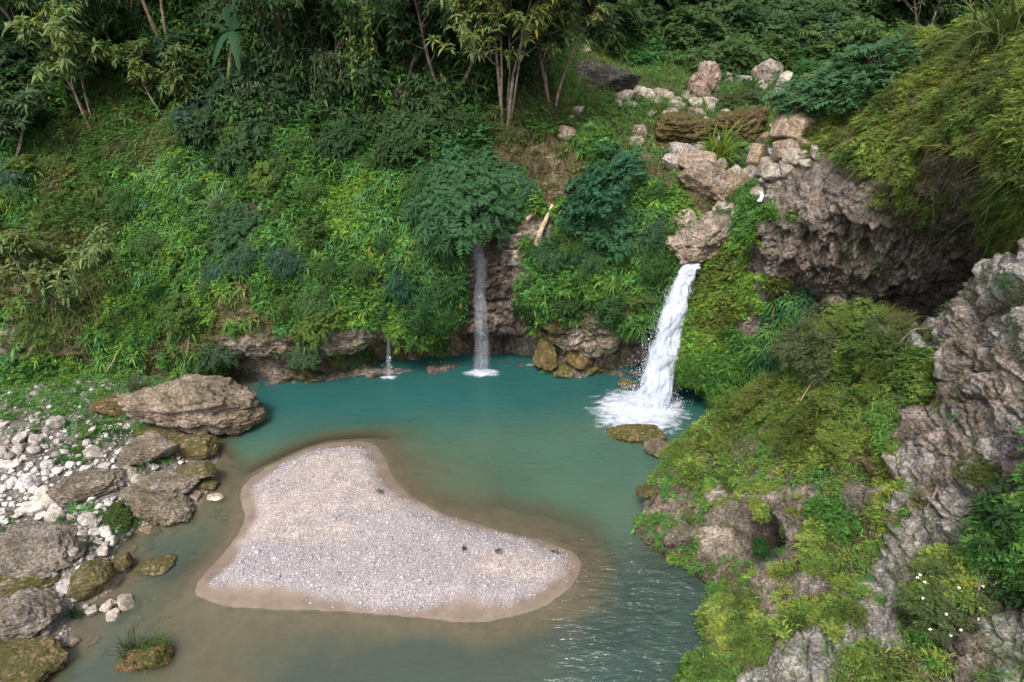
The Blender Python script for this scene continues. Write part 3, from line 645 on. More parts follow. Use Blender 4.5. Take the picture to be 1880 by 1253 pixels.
p, n = hs(['F'], 5200, .5); fronds(ac, p, axis_of(n), rng.uniform(.3, .6, len(p)), col_noise(p, FEATH, GREEN, .7, 108), nf=4, npin=8, el=.6, plen=.35, pw=.35)
cover("undergrowth", ac)
ac = Acc()
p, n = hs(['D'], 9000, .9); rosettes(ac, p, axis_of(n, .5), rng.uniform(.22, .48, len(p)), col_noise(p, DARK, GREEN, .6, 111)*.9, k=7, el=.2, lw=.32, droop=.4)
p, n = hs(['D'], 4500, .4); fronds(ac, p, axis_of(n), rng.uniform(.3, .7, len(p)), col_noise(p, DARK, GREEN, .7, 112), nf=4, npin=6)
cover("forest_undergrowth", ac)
ac = Acc()
p, n = hs(['T', 'O'], 4200, .2); sprigs(ac, p, axis_of(n), rng.uniform(.15, .3, len(p)), col_noise(p, OLV, MID, .8, 113), k=8)
p, n = hs(['T'], 2600, .3); fronds(ac, p, axis_of(n), rng.uniform(.2, .45, len(p)), col_noise(p, OLV, GREEN, .8, 177), nf=4, npin=6, el=.5)
p, n = hs(['T'], 2600, .15); grass(ac, p, axis_of(n, .5), rng.uniform(.3, .7, len(p)), col_noise(p, DRY, OLV, .8, 114), k=7, w=.02, arch=1.1, el=.6, elv=.5)
p, n = hs(['H', 'G', 'F'], 500, .1); grass(ac, p, axis_of(n, .2), rng.uniform(.5, .9, len(p)), col_noise(p, REED, MID, .8, 115), k=12, w=.035, arch=.8)
p, n = hs(['H'], 1700, .1); grass(ac, p, axis_of(n, .2), rng.uniform(.4, .9, len(p)), col_noise(p, MID, REED, .8, 116), k=10, w=.035, arch=.7)
p, n = hs(['T', 'O'], 700, .3, (-.1, .3, .7, 119)); rosettes(ac, p, axis_of(n, .5), rng.uniform(.25, .4, len(p)), col_noise(p, OLV, MID, .8, 120), k=8, el=.05, lw=.22, droop=.55)
cover("dry_grass", ac)

# --- right cliff covers
def bs(want, count, push=.25, sn=None): return sample(PB, NB, CB, want, count, push, None, sn)
ac = Acc()
p, n = bs(['Y'], 21000, .3, (-.45, .0, 1.1, 199)); fronds(ac, p, axis_of(n, .5), rng.uniform(.16, .34, len(p))*np.clip(proj(p)[2]/21, .5, 1.1), col_noise(p, YEL, (.10, .165, .032), 1.3, 121), nf=4, npin=7, el=.6, plen=.36, pw=.34, droop=.5, hv=.07)
p, n = bs(['Y'], 2200, .4); grass(ac, p, axis_of(n, .4), rng.uniform(.25, .55, len(p)), col_noise(p, (.20, .18, .075), YEL, .9, 122), k=8, w=.012, arch=.9, el=.9, elv=.35)
p, n = bs(['T', 'Y'], 1500, .2); grass(ac, p, axis_of(n, .5)-UP*.5, rng.uniform(.25, .6, len(p)), col_noise(p, (.11, .085, .06), OLV, .9, 123), k=8, w=.012, arch=1.2, el=.3, elv=.5)
cover("feathery_grass", ac)
ac = Acc()
p, n = bs(['M', 'L'], 7000, .14); fronds(ac, p, axis_of(n), rng.uniform(.12, .28, len(p)), col_noise(p, MOSSC, LIME, 1.1, 124), nf=4, npin=5, el=.5, plen=.42, pw=.5)
p, n = bs(['L', 'G'], 3500, .3); fronds(ac, p, axis_of(n), rng.uniform(.2, .4, len(p)), col_noise(p, MID, GREEN, .9, 125), nf=4, npin=6)
p, n = bs(['F'], 1200, .6); rosettes(ac, p, axis_of(n, .5), rng.uniform(.28, .45, len(p)), col_noise(p, BLUE, GREEN, .9, 126), k=9, el=.05, lw=.16, droop=.6)
p, n = bs(['K', 'R', 'S'], 900, .05, (.05, .4, 1.2, 127)); sprigs(ac, p, axis_of(n), rng.uniform(.1, .22, len(p)), col_noise(p, GREEN, OLV, 1.1, 128), k=8)
cover("moss_and_ferns", ac)

# --- near bank covers
def cs(want, count, push=.15, sn=None): return sample(PC, NC, CC, want, count, push, None, sn)
ac = Acc()
p, n = cs(['Y', 'L'], 8500, .18, (-.08, .3, 1.5, 198)); fronds(ac, p, axis_of(n, .5), rng.uniform(.10, .25, len(p)), col_noise(p, YEL, (.065, .125, .025), 1.6, 131), nf=4, npin=6, el=.65, plen=.42, pw=.46, hv=.07)
p, n = cs(['G'], 2600, .2); fronds(ac, p, axis_of(n, .5), rng.uniform(.14, .3, len(p)), col_noise(p, MID, GREEN, 1.2, 132), nf=4, npin=7, el=.75, plen=.35, pw=.4)
p, n = cs(['Y', 'G', 'O'], 3000, .2, (-.2, .2, 1.1, 133)); sprigs(ac, p, axis_of(n, .4), rng.uniform(.12, .28, len(p)), col_noise(p, MID, YEL, 1.2, 134), k=16, lw=.3, ls=.28)
p, n = cs(['N', 'N', 'O'], 2600, .05, (-.1, .3, 1.6, 183)); fronds(ac, p, axis_of(n, .5), rng.uniform(.08, .2, len(p)), col_noise(p, MID, YEL, 1.2, 184), nf=4, npin=6, el=.6)
p, n = cs(['R', 'P', 'O', 'W', 'N', 'K'], 2400, .03, (.1, .4, 1.3, 135)); sprigs(ac, p, axis_of(n, .5), rng.uniform(.06, .16, len(p)), col_noise(p, MID, OLV, 1.2, 136), k=10, lw=.4, ls=.3)
p, n = cs(['Y', 'L', 'G', 'N'], 900, .18, (-.1, .3, 1.3, 186)); rosettes(ac, p, axis_of(n, .4), rng.uniform(.09, .2, len(p)), col_noise(p, MID, GREEN, 1.2, 187), k=8, el=.3, lw=.3, droop=.35)
p, n = cs(['Y', 'L', 'O'], 300, .2, (-.1, .3, 1.1, 188)); sprigs(ac, p, axis_of(n, .4), rng.uniform(.2, .36, len(p)), col_noise(p, LIME, YEL, 1.2, 189), k=22, lw=.16, ls=.42)
cover("bank_ferns", ac)
ac = Acc()
p, n = cs(['Y', 'T'], 1500, .1, (-.1, .3, .9, 137)); grass(ac, p, axis_of(n, .4), rng.uniform(.2, .5, len(p)), col_noise(p, (.17, .15, .06), MID, 1.2, 138), k=12, w=.018, arch=.8)
p, n = cs(['R', 'P', 'O', 'G', 'S', 'N', 'K'], 520, .02, (.0, .4, .9, 139)); grass(ac, p, axis_of(n, .3), rng.uniform(.12, .3, len(p)), col_noise(p, REED, MID, 1.2, 140), k=10, w=.035, arch=.7)
cover("bank_grass", ac)

# ------------------------------------------------------------------ stones
def ico(sub):
    import bmesh
    bm = bmesh.new(); bmesh.ops.create_icosphere(bm, subdivisions=sub, radius=1); me = bpy.data.meshes.new("t"); bm.to_mesh(me); bm.free()
    V = np.array([v.co[:] for v in me.vertices]); F = np.array([p.vertices[:] for p in me.polygons]); bpy.data.meshes.remove(me); return V, F
ICO = {s: ico(s) for s in (1, 2, 4, 5, 6)}
def rock_mesh(name, dims, seed, mat, sub=5, facets=9, rough=.10, strata=0., box=.5, flat=.0):
    """convex block cut by random planes, rounded, then roughened; origin at its middle"""
    r = np.random.default_rng(seed); V, F = ICO[sub]
    nrm = norm(r.normal(0, 1, (facets, 3))); nrm = np.concatenate([nrm, norm(np.array([[0, 0, 1], [0, 0, -1.], [1, 0, .1], [-1, 0, .1], [0, 1, 0], [0, -1, .1]])+r.normal(0, .28, (6, 3)))])
    d = np.concatenate([r.uniform(.66, 1.0, facets), r.uniform(.72, 1.0, 6)])
    c = V@nrm.T; R = np.where(c > .02, d/np.maximum(c, .02), 9)
    k = 34.; Rm = -np.log(np.exp(-k*R).sum(1))/k; Rm = np.minimum(Rm, 1.3)
    P = V*Rm[:, None]; o = seed*3.7
    v1, v2, vi = voro(P*2.2+o, seed+8)
    D = rough*(1.5*fbm(P*1.3+o, 5, seed, .6)+.6*ridge(P*2.6+o, 5, seed+3, .6)+.5*(vi-.5)-.5*np.exp(-(v2-v1)*16))
    if strata:
        ax = norm(r.normal(0, .35, 3)+[0, 0, 1.]); D = D+strata*ridge(np.stack([(P@ax)*5, P[:, 0]*.8, P[:, 1]*.8], -1)+o, 4, seed+5)
    P = P+V*D[:, None]; P = P*np.asarray(dims)/2
    me = bpy.data.meshes.new(name); me.from_pydata(P.tolist(), [], F.tolist()); me.polygons.foreach_set("use_smooth", np.ones(len(F), bool)); me.materials.append(mat); me.update()
    return me
ROCK_K = 1.0
def place_rock(name, px, py, wpx, hpx, seed, label, mat=None, color=(1, 1, 1), rot=0., tilt=0., depth=1.0, group=None, sink=.25, cat="boulder", P0=None, **kw):
    """stone whose outline is about wpx by hpx on the picture of 1880x1253, standing on the ground met at its foot"""
    if P0 is None: G, n, f = surf(px, py+hpx*.38)
    else:
        G = np.asarray(P0, float); f = proj(G)[2]
    s = f/FPX; w = wpx*s; h = hpx*s*1.0; dy = .5*(w+h)*depth
    dist = np.linalg.norm(G-np.array([0, 0, CAMZ])); sE = (CAMZ-G[2])/dist; cE = math.sqrt(1-sE*sE); h0 = h
    h = max(.5*h, (h-.62*dy*sE)/cE)
    me = rock_mesh(name, (w*1.02, dy*.95, h*1.02), seed, mat or M_ROCK, **kw)
    o = bpy.data.objects.new(name, me); COL.objects.link(o)
    top = at(px, py, Y=G[1]+dy*.2); c = np.array([top[0], G[1]+dy*.2, min(max(top[2], G[2]+h*(.5-sink)), G[2]+h*.6) if P0 is None else top[2]])
    o.location = c.tolist(); o.rotation_euler = (tilt*.4, tilt, rot); o.color = (*color, 1)
    tag(o, label, cat, group); return o
GREY = (1, 1, 1); WARM = (1.15, 1., .85); LIGHT = (1.55, 1.5, 1.45); CREAM = (1.75, 1.5, 1.2); DRK = (.6, .55, .5); BRN = (.75, .6, .42)
BOULDERS = [
 ("boulder",345,747,220,112,3,"huge layered brown boulder lying at the left edge of the teal pool",M_ROCK,(1.05,.92,.80),.1,.2,dict(sub=6,strata=.10,rough=.22,facets=8,depth=.7)),
 ("boulder",440,762,100,84,4,"low rounded boulder end reaching furthest into the teal pool",M_ROCK,(.95,.8,.62),.3,.1,dict(sub=6,strata=.07,rough=.14)),
 ("boulder",282,793,95,26,5,"dark flat slab leaning between the huge layered boulder and the weeds",M_ROCKM,(1,.9,.8),.1,.05,dict(strata=.05)),
 ("boulder",350,816,92,46,6,"brown mossy boulder just below the huge layered boulder",M_ROCKM,WARM,.2,.05,dict(strata=.06,sub=6)),
 ("boulder",268,828,98,58,7,"squat grey-brown boulder left of the brown mossy one, facing the flowers",M_ROCK,(.85,.75,.66),.5,.1,dict(strata=.05,sub=6)),
 ("boulder",200,745,72,44,8,"reddish brown mossy boulder half hidden in the green weeds below the wall",M_ROCKM,(1.1,.85,.75),.2,.1,{}),
 ("boulder",360,865,62,40,9,"dark mossy rock at the waterline below the brown mossy boulder",M_ROCKM,GREY,.4,.0,{}),
 ("boulder",375,890,50,24,10,"small dark ledge stone touching the water near the tip of the bar",M_ROCKM,DRK,.1,.0,{}),
 ("boulder",300,888,110,46,11,"pitted grey rock shelf stepping down to the channel",M_ROCK,(.95,.87,.8),.3,.15,dict(strata=.08,sub=6,rough=.16)),
 ("boulder",290,925,120,54,12,"undercut grey rock shelf overhanging the brown channel water",M_ROCK,(.8,.72,.62),-.2,.25,dict(strata=.1,sub=6,rough=.18)),
 ("boulder",170,885,110,54,13,"broad grey rock outcrop behind the white cobbles",M_ROCK,(.8,.72,.66),.2,.1,dict(strata=.06,sub=6,rough=.14)),
 ("boulder",62,1012,150,84,14,"wide flat grey rock slab in the middle of the left bank",M_ROCK,(.92,.85,.82),.2,.1,dict(strata=.08,sub=6,rough=.12,depth=1.2)),
 ("boulder",168,1058,84,68,15,"dark mossy boulder standing at the edge of the shallow channel",M_ROCKM,(.9,.85,.8),.1,.1,dict(sub=6,strata=.05)),
 ("boulder",40,1060,120,60,16,"moss covered brown rock behind the big cracked grey boulder",M_ROCKM,GREY,.1,.1,dict(sub=6)),
 ("boulder",32,1137,118,98,17,"big cracked grey boulder at the left border of the picture",M_ROCK,(.95,.88,.86),.5,.3,dict(sub=6,strata=.09,rough=.12)),
 ("boulder",45,1218,135,80,18,"mossy dark rock in the bottom left corner by the water",M_ROCKM,(.85,.8,.7),.1,.2,dict(sub=6,strata=.06,rough=.16)),
 ("boulder",232,970,0,0,0,"",None,GREY,0,0,{}),
 ("boulder",285,1040,66,30,19,"low dark mossy rock standing alone in the channel",M_ROCKM,(.8,.8,.75),.1,.0,{}),
 ("boulder",222,1036,44,34,20,"small mossy rock touching the bank left of the lone channel rock",M_ROCKM,(.9,.85,.7),.6,.0,{}),
 ("boulder",1168,796,96,38,21,"yellow-brown mossy rock in the pool in front of the main waterfall",M_ROCKM,(1.2,1.1,.8),.1,.05,dict(sub=6,strata=.06)),
 ("boulder",1208,822,56,34,22,"small angular grey rock in the pool beside the right bank",M_ROCK,(.9,.8,.7),.5,.2,dict(sub=5,strata=.05)),
 ("boulder",1150,704,34,24,23,"small mossy rock at the back wall just left of the main waterfall",M_ROCKM,GREY,.2,.0,{}),
 ("boulder",1035,684,42,26,24,"bright mossy rock at the foot of the back wall in the pool",M_ROCKM,(1,1.2,.8),.2,.0,{}),
 ("boulder",1005,650,44,60,25,"tall mossy block under the back wall right of the thin waterfall",M_ROCKM,(1.2,1.1,.8),.2,.0,{}),
 ("boulder",1463,236,74,56,26,"large pale angular boulder on top of the rock pile above the cliff",M_ROCK,(1.6,1.35,1.12),.4,.25,dict(facets=6,rough=.05,box=.8)),
 ("boulder",1395,291,52,46,27,"cream boulder left of the tiny upper cascade",M_ROCK,(2.0,1.7,1.3),.2,.15,dict(facets=7,rough=.05)),
 ("boulder",1446,270,48,32,28,"brownish rounded boulder right of the tiny upper cascade",M_ROCK,(1.3,1.1,.95),.3,.1,dict(facets=7,rough=.05)),
 ("boulder",1408,260,40,26,29,"small boulder wedged above the cream boulder",M_ROCK,(1.35,1.15,1.0),.8,.1,dict(facets=7,rough=.05)),
 ("boulder",1490,262,50,26,30,"beige slab behind the pile at the foot of the large angular boulder",M_ROCK,(1.5,1.3,1.05),.3,.1,dict(facets=7,rough=.05)),
 ("boulder",1478,284,36,18,31,"small beige stone on the near side of the upper rock pile",M_ROCK,(1.4,1.25,1.05),.1,.1,{}),
 ("boulder",1285,299,54,36,32,"beige boulder in front of the blue-white ones beside the reed clump",M_ROCK,(1.6,1.4,1.25),.1,.2,dict(facets=7,rough=.05)),
 ("boulder",1254,284,46,38,33,"blue-white split boulder left of the reed clump",M_ROCK,(1.75,1.75,1.8),.5,.2,dict(facets=6,rough=.06)),
 ("boulder",1288,271,36,20,34,"small blue-white boulder nearest the reed clump",M_ROCK,(1.75,1.75,1.85),.3,.3,dict(facets=6,rough=.05)),
 ("boulder",1298,335,90,60,35,"long grooved grey boulder below the beige boulder, over the wall",M_ROCK,(1.05,.92,.82),.2,.55,dict(sub=6,strata=.09,rough=.12)),
 ("boulder",1348,362,66,60,36,"brown and cream rock between the grooved boulder and the cliff",M_ROCK,(1.15,.98,.8),.1,.5,dict(sub=6,strata=.07,rough=.14)),
 ("boulder",1290,440,100,74,37,"pale pitted rock at the lip of the main waterfall",M_ROCK,(1.2,1.06,.95),.2,-.2,dict(sub=6,strata=.05,rough=.2)),
 ("boulder",1330,425,44,56,38,"grey knob of rock right of the pale pitted lip rock",M_ROCK,(1.0,.9,.82),.2,.1,dict(sub=6,rough=.15)),
 ("boulder",1360,235,70,56,39,"brown earthy boulder right of the reed clump",M_ROCKM,(.8,.68,.6),.1,.0,dict(rough=.28,facets=6,sub=6,strata=.06)),
 ("boulder",1255,240,96,50,40,"brown moss-grown boulder left of the reed clump",M_ROCKM,(.8,.7,.5),.3,.05,dict(rough=.28,facets=6,sub=6,strata=.06)),
 ("boulder",1448,166,46,30,41,"pale grey boulder in the grass of the upper valley",M_ROCK,(1.6,1.6,1.6),.3,.2,dict(facets=7)),
 ("boulder",1410,136,60,42,42,"grooved grey boulder highest in the grassy upper valley",M_ROCK,(1.1,1.05,1.0),.6,.3,dict(strata=.1)),
 ("boulder",1364,148,26,18,43,"small light grey stone left of the highest grooved boulder",M_ROCK,(1.5,1.5,1.5),.3,.0,{}),
 ("boulder",1292,150,44,52,44,"upright brown-pink spiky rock among the upper valley grass",M_ROCK,(1.3,1.05,.95),.3,.3,dict(strata=.1,rough=.22)),
 ("boulder",1168,172,40,26,45,"white boulder at the right end of the dark rock face",M_ROCK,(1.9,1.85,1.8),.3,.2,dict(facets=6)),
 ("boulder",1210,174,28,20,46,"light brown boulder right of the white boulder in the upper valley",M_ROCK,(1.4,1.25,1.1),.3,.1,{}),
 ("boulder",1130,174,30,12,47,"flat white stone under the dark rock face",M_ROCK,(1.8,1.7,1.6),.3,.0,{}),
 ("boulder",1133,190,20,12,48,"small grey stone below the flat white stone",M_ROCK,(1.4,1.4,1.4),.3,.0,{}),
 ("boulder",1244,186,18,14,49,"tiny white stone in the grass above the brown moss-grown boulder",M_ROCK,(1.8,1.8,1.8),.3,.0,{}),
 ("boulder",1174,242,24,22,50,"pinkish stone sitting alone above the leafy bright green bush",M_ROCK,(1.5,1.25,1.15),.3,.2,{}),
 ("boulder",1046,216,14,10,51,"small white stone on the slope right of the grey-stemmed tree",M_ROCK,(1.9,1.9,1.9),.3,.2,{}),
 ("boulder",1040,243,28,22,52,"brownish pink rock on the bare slope right of the grey-stemmed tree",M_ROCK,(1.2,.95,.85),.3,.2,{}),
 ("boulder",1075,92,16,12,53,"single white stone on the grassy slope above the dark rock face",M_ROCK,(1.9,1.9,1.9),.3,.2,{}),
 ("boulder",1280,205,34,16,54,"flat grey slab in the middle of the rubble above the wall",M_ROCK,(1.3,1.2,1.1),.3,.2,{}),
 ("boulder",1070,650,56,50,55,"brown block jutting from the wall foot between the mossy rocks",M_ROCKM,(1.4,1.05,.8),.3,.1,dict(strata=.06)),
 ("boulder",1190,900,44,20,56,"low submerged-looking rock under the right bank bushes",M_ROCKM,DRK,.2,.0,{}),
 ("boulder",396,913,32,14,57,"flat beige stone lying alone in the channel water by the bar",M_PALE,(.85,.78,.66),.1,.0,dict(rough=.04)),
]
for b in BOULDERS:
    if b[3] == 0: continue
    nm, px, py, w, h, sd_, lab, mat, colr, rot, tilt, kw = b
    if px > 1000 and py < 460: w, h = w*1.15, h*1.3; colr = tuple(c*(1.35 if mat is M_ROCK else .9) for c in colr)
    if px < 500: kw = dict(kw, facets=kw.get('facets', 9)+4); colr = tuple(c*1.15 for c in colr)
    cat = "boulder" if w > 40 else "rock"
    kw = dict(kw); dp = kw.pop('depth', 1.0); kw.setdefault('sub', 5 if w > 40 else 4)
    place_rock("boulder" if w > 40 else "stone", px, py, w, h, sd_, lab, mat, colr, rot, tilt, depth=dp, cat=cat, **kw)
TRAIL = [(1150,178,22),(1188,176,20),(1226,180,18),(1240,196,20),(1205,190,15),(1158,196,14),(1262,180,16),(1278,192,20),(1305,205,16),(1232,215,18),(1196,210,14),(1262,222,22),(1302,190,24),(1330,215,18),(1345,236,24),(1268,262,22),(1310,258,20),(1236,300,26),(1268,318,24),(1320,305,22),(1345,328,30),(1372,342,26),
 (1360,300,20),(1385,318,22),(1412,306,26),(1430,290,24),(1438,246,26),(1425,236,20),(1500,240,22),(1502,282,24),(1460,296,30),(1380,262,20),(1374,280,16),(1330,388,30),(1310,400,24),(1362,396,26),(1392,356,20),(1262,405,26),(1250,425,22),(1420,322,28),(1445,310,22),(1436,150,26),(1395,160,20),(1335,150,18),(1470,180,18),(1420,178,16),(1320,132,18),(1090,232,14),(1062,205,14),(1170,262,18)]
TRMESH = [rock_mesh("boulder", (1, .9, .75), 400+k, M_ROCK, sub=5, facets=6, rough=.07) for k in range(6)]
for k, (px, py, w) in enumerate(TRAIL):
    G, n, f = surf(px, py+w*.25); s = w*f/FPX*1.5; o = bpy.data.objects.new("boulder", TRMESH[k % 6]); COL.objects.link(o); c = at(px, py, Y=G[1]+s*.1)
    o.location = (c[0], c[1], max(G[2]+s*.2, min(c[2], G[2]+s*.35))); o.scale = (s, s, s*rng.uniform(.8, 1.1)); o.rotation_euler = (rng.normal(0, .3), rng.normal(0, .3), rng.uniform(0, 6.3)); v = rng.uniform(1.9, 2.7); o.color = (v, v*.97, v*.93, 1)
    tag(o, "__", "boulder", "pale boulders tumbled down the upper gully")
# dark slaty rock face at the head of the dark slope
place_rock("rock_face", 1112, 146, 135, 52, 61, "dark blue-grey slaty rock face behind the white stones of the upper valley", M_ROCK, (.22, .21, .27), .1, .15, depth=.4, cat="rock face", strata=.05, sub=6, facets=5, rough=.08)

# landmarks that labels point to
MARKS = [(870,430,"the thin waterfall's top"),(885,640,"the thin waterfall's foot"),(714,620,"the small trickle"),(1270,490,"the main waterfall's lip"),(1190,720,"the main waterfall's foot"),(1290,440,"the pale lip rock"),(1298,335,"the long grooved boulder"),
 (1463,236,"the large angular boulder"),(1322,250,"the upper reed clump"),(1112,146,"the dark rock face"),(925,225,"the grey-stemmed tree"),(650,150,"the bright creeper curtain"),(420,100,"the banana plant"),(372,222,"the grey-green shrub"),(412,380,"the white grass blades"),
 (360,720,"the huge layered boulder"),(140,450,"the spindly sapling"),(165,150,"the small leaning tree"),(340,600,"the brown hollow"),(1092,350,"the tiered blue-green shrub"),(1560,560,"the wispy grey-green bush"),(1500,470,"the tufa overhang"),(1830,60,"the tall reed clumps"),
 (1830,400,"the dark recess plant"),(1800,600,"the big rock slab"),(1390,980,"the near bank cave"),(1530,930,"the bright leafy plant"),(1740,1090,"the soft white-flowered bush"),(1850,960,"the dark leafy border bush"),(1340,1110,"the bush overhanging the water"),(1150,760,"the foam"),
 (1448,166,"the pale valley boulder"),(1480,60,"the large dark far bush"),(1300,60,"the rounded far tree"),(1650,100,"the hill crest"),(60,900,"the white cobble heap"),(60,1012,"the wide flat slab"),(35,1135,"the cracked grey boulder"),(168,1058,"the dark mossy channel boulder"),
 (232,868,"the rounded beige cobble"),(268,828,"the squat grey-brown boulder"),(230,1115,"the four stones at the water"),(200,745,"the reddish mossy boulder"),(600,500,"the middle of the left wall"),(1600,250,"the hill's middle"),(1450,720,"the ridge")]
SPOTS = {}
def where(px, py):
    d = [math.hypot(px-a, (py-b_)*1.2) for a, b_, _ in MARKS]; i = int(np.argmin(d)); dx, dy = px-MARKS[i][0], py-MARKS[i][1]
    if d[i] < 26: return "right beside "+MARKS[i][2]
    r = "close" if d[i] < 60 else ("a little way" if d[i] < 120 else "well")
    dr = ("right of" if dx > 0 else "left of") if abs(dx) > 2.2*abs(dy) else (("below" if dy > 0 else "above") if abs(dy) > 2.2*abs(dx) else (("below right of" if dx > 0 else "below left of") if dy > 0 else ("above right of" if dx > 0 else "above left of")))
    return r+" "+dr+" "+MARKS[i][2]
# white cobbles: six shapes, copied
COB = [rock_mesh("cobble", (1, .85, .62), 200+k, M_PALE, sub=4, facets=6, rough=.05) for k in range(6)]
def cobble(px, py, wpx, label, group, col=(1, 1, 1), hk=1., name="cobble"):
    G, n, f = surf(px, py+wpx*.15); wpx = wpx*.95; s = wpx*f/FPX
    o = bpy.data.objects.new(name, COB[rng.integers(6)]); COL.objects.link(o)
    c = at(px, py, Y=G[1]+s*.1); o.location = (c[0], c[1], max(G[2]+s*.15*hk, min(c[2], G[2]+s*.3)))
    o.scale = (s, s, s*rng.uniform(.8, 1.25)*hk); o.rotation_euler = (rng.normal(0, .25), rng.normal(0, .25), rng.uniform(0, 6.3)); o.color = (*[c_*rng.uniform(.85, 1.1) for c_ in [1]*1]*3, 1)
    v = rng.uniform(.8, 1.12); o.color = (col[0]*v, col[1]*v, col[2]*v, 1); tag(o, label, "rock", group); return o
BIGC = [(232,868,44,"rounded beige cobble right of the broad grey outcrop",(.9,.82,.72)),(213,886,34,"angular white cobble left below the rounded beige one",(1.2,1.2,1.2)),(52,882,42,"bright white cobble at the back of the white heap",(1.25,1.25,1.3)),
 (85,918,52,"big cream cobble leaning on the front of the white heap",(1.1,1.02,.92)),(62,934,44,"wedge shaped white cobble in front of the white heap",(1.15,1.12,1.1)),(35,944,24,"small white cobble left of the wedge shaped one",(1.1,1.1,1.1)),(2,942,26,"cobble cut by the left border beside the white heap",(1,.95,.9)),
 (16,945,22,"narrow upright brown stone at the left border",(.45,.38,.32)),(163,952,36,"cream cobble right of the white heap touching the grey slab",(1,.96,.9)),(100,946,40,"flat cream cobble under the big cream one",(.9,.86,.8)),(12,856,34,"white cobble at the left border in the weeds",(1.2,1.2,1.2)),
 (195,978,30,"long white cobble beside the channel weeds, upper one",(1.05,1,.95)),(205,993,26,"long white cobble beside the channel weeds, middle one",(1,.95,.9)),(189,1013,24,"long white cobble beside the channel weeds, lowest one",(1,.95,.88)),(145,984,36,"flat white cobble above the bluish weed tuft",(1,.96,.92)),(176,978,28,"round white cobble behind the bluish weed tuft",(1.,.97,.93)),
 (125,1075,36,"grey cobble left of the dark mossy channel boulder",(.85,.82,.82)),(155,1086,40,"white cobble in front of the dark mossy channel boulder",(1,.95,.92)),(90,1056,36,"grey cobble beside the flat slab and the mossy brown rock",(.8,.78,.78)),(168,1122,26,"white cobble half in the grass tuft by the water",(1,.97,.9)),(195,1118,26,"egg shaped beige stone at the water, left of the pair",(.85,.78,.68)),
 (230,1108,38,"largest beige stone of the four at the water's edge",(.8,.72,.6)),(208,1130,26,"white stone in front of the four at the water's edge",(1.05,1,.9)),(204,1108,22,"small white stone behind the four at the water's edge",(1.,.95,.9)),(131,1180,28,"lone round stone standing in the shallow water bottom left",(.62,.52,.4)),(82,1148,26,"white stone under the big cracked grey boulder",(.95,.88,.8)),(90,1100,34,"dull grey cobble right of the big cracked boulder",(.6,.58,.58)),
 (175,832,40,"flat pale stone in the weeds behind the broad outcrop",(.75,.7,.64)),(100,775,40,"long flat pale stone in the upper weeds of the left bank",(.7,.66,.6)),(1480,300,22,"small pale stone at the right foot of the upper rock pile",(.9,.85,.75)),(1400,330,16,"tiny pale stone below the cream boulder by the cascade",(.9,.85,.75)),
 (1300,222,20,"small slanted pale stone in the rubble",(.75,.7,.65))]
for px, py, w, lab, c in BIGC: cobble(px, py, w, lab, None, c)
_bk = []
for k in range(2600):
    px = rng.uniform(0, 400); py = rng.uniform(770, 1180)
    # the white heap runs from the left border to the outcrop
    d = abs(py-(905-.15*px))/42; inheap = math.exp(-d*d)*(px < 210)+.22*(py < 1000)*(px < 240)+.16
    if rng.random() > inheap: continue
    G, n, f = surf(px, py)
    if G[2] < .08 or sdf(G[None, :2], BANKP)[0] < .1: continue
    w = rng.choice([9, 12, 16, 22, 28], p=[.3, .28, .22, .14, .06])
    if any((px-a)**2+((py-b)*1.6)**2 < ((w+c)*.42)**2 for a, b, c in _bk): continue
    _bk.append((px, py, w)); c = (1.25, 1.25, 1.27) if inheap > .5 else (.9, .86, .82)
    cobble(px, py, w, "white loose cobble "+where(px, py) if inheap > .5 else "dull loose cobble "+where(px, py), "white cobbles heaped on the left bank" if inheap > .5 else "dull cobbles scattered on the left bank", c)
    if len(_bk) > 230: break
# stones under the shallow channel water
for k, (px, py, w) in enumerate([(345,1000,46),(300,990,50),(262,985,56),(270,965,50),(330,1020,30),(275,1085,40),(262,1108,34),(240,1135,50),(280,1138,34),(160,1175,36),(175,1185,30),(392,930,40),(410,945,36),(350,905,34),(320,965,34),(300,1130,28),(235,1010,36),(360,960,30),(250,1060,24)]):
    G, n, f = surf(px, py); s = w*f/FPX
    o = bpy.data.objects.new("submerged_stone", COB[k % 6]); COL.objects.link(o); g, _, _ = bed_z(G[None, :2], False)
    o.location = (G[0], G[1], float(g[0])-.02); o.scale = (s, s*.7, min(s*.5, max(.12, -float(g[0])*1.5))); o.rotation_euler = (0, 0, rng.uniform(0, 3)); o.color = (.5, .38, .25, 1)
    tag(o, "brown stone lying under the shallow water of the left channel", "rock", "stones under the channel water")

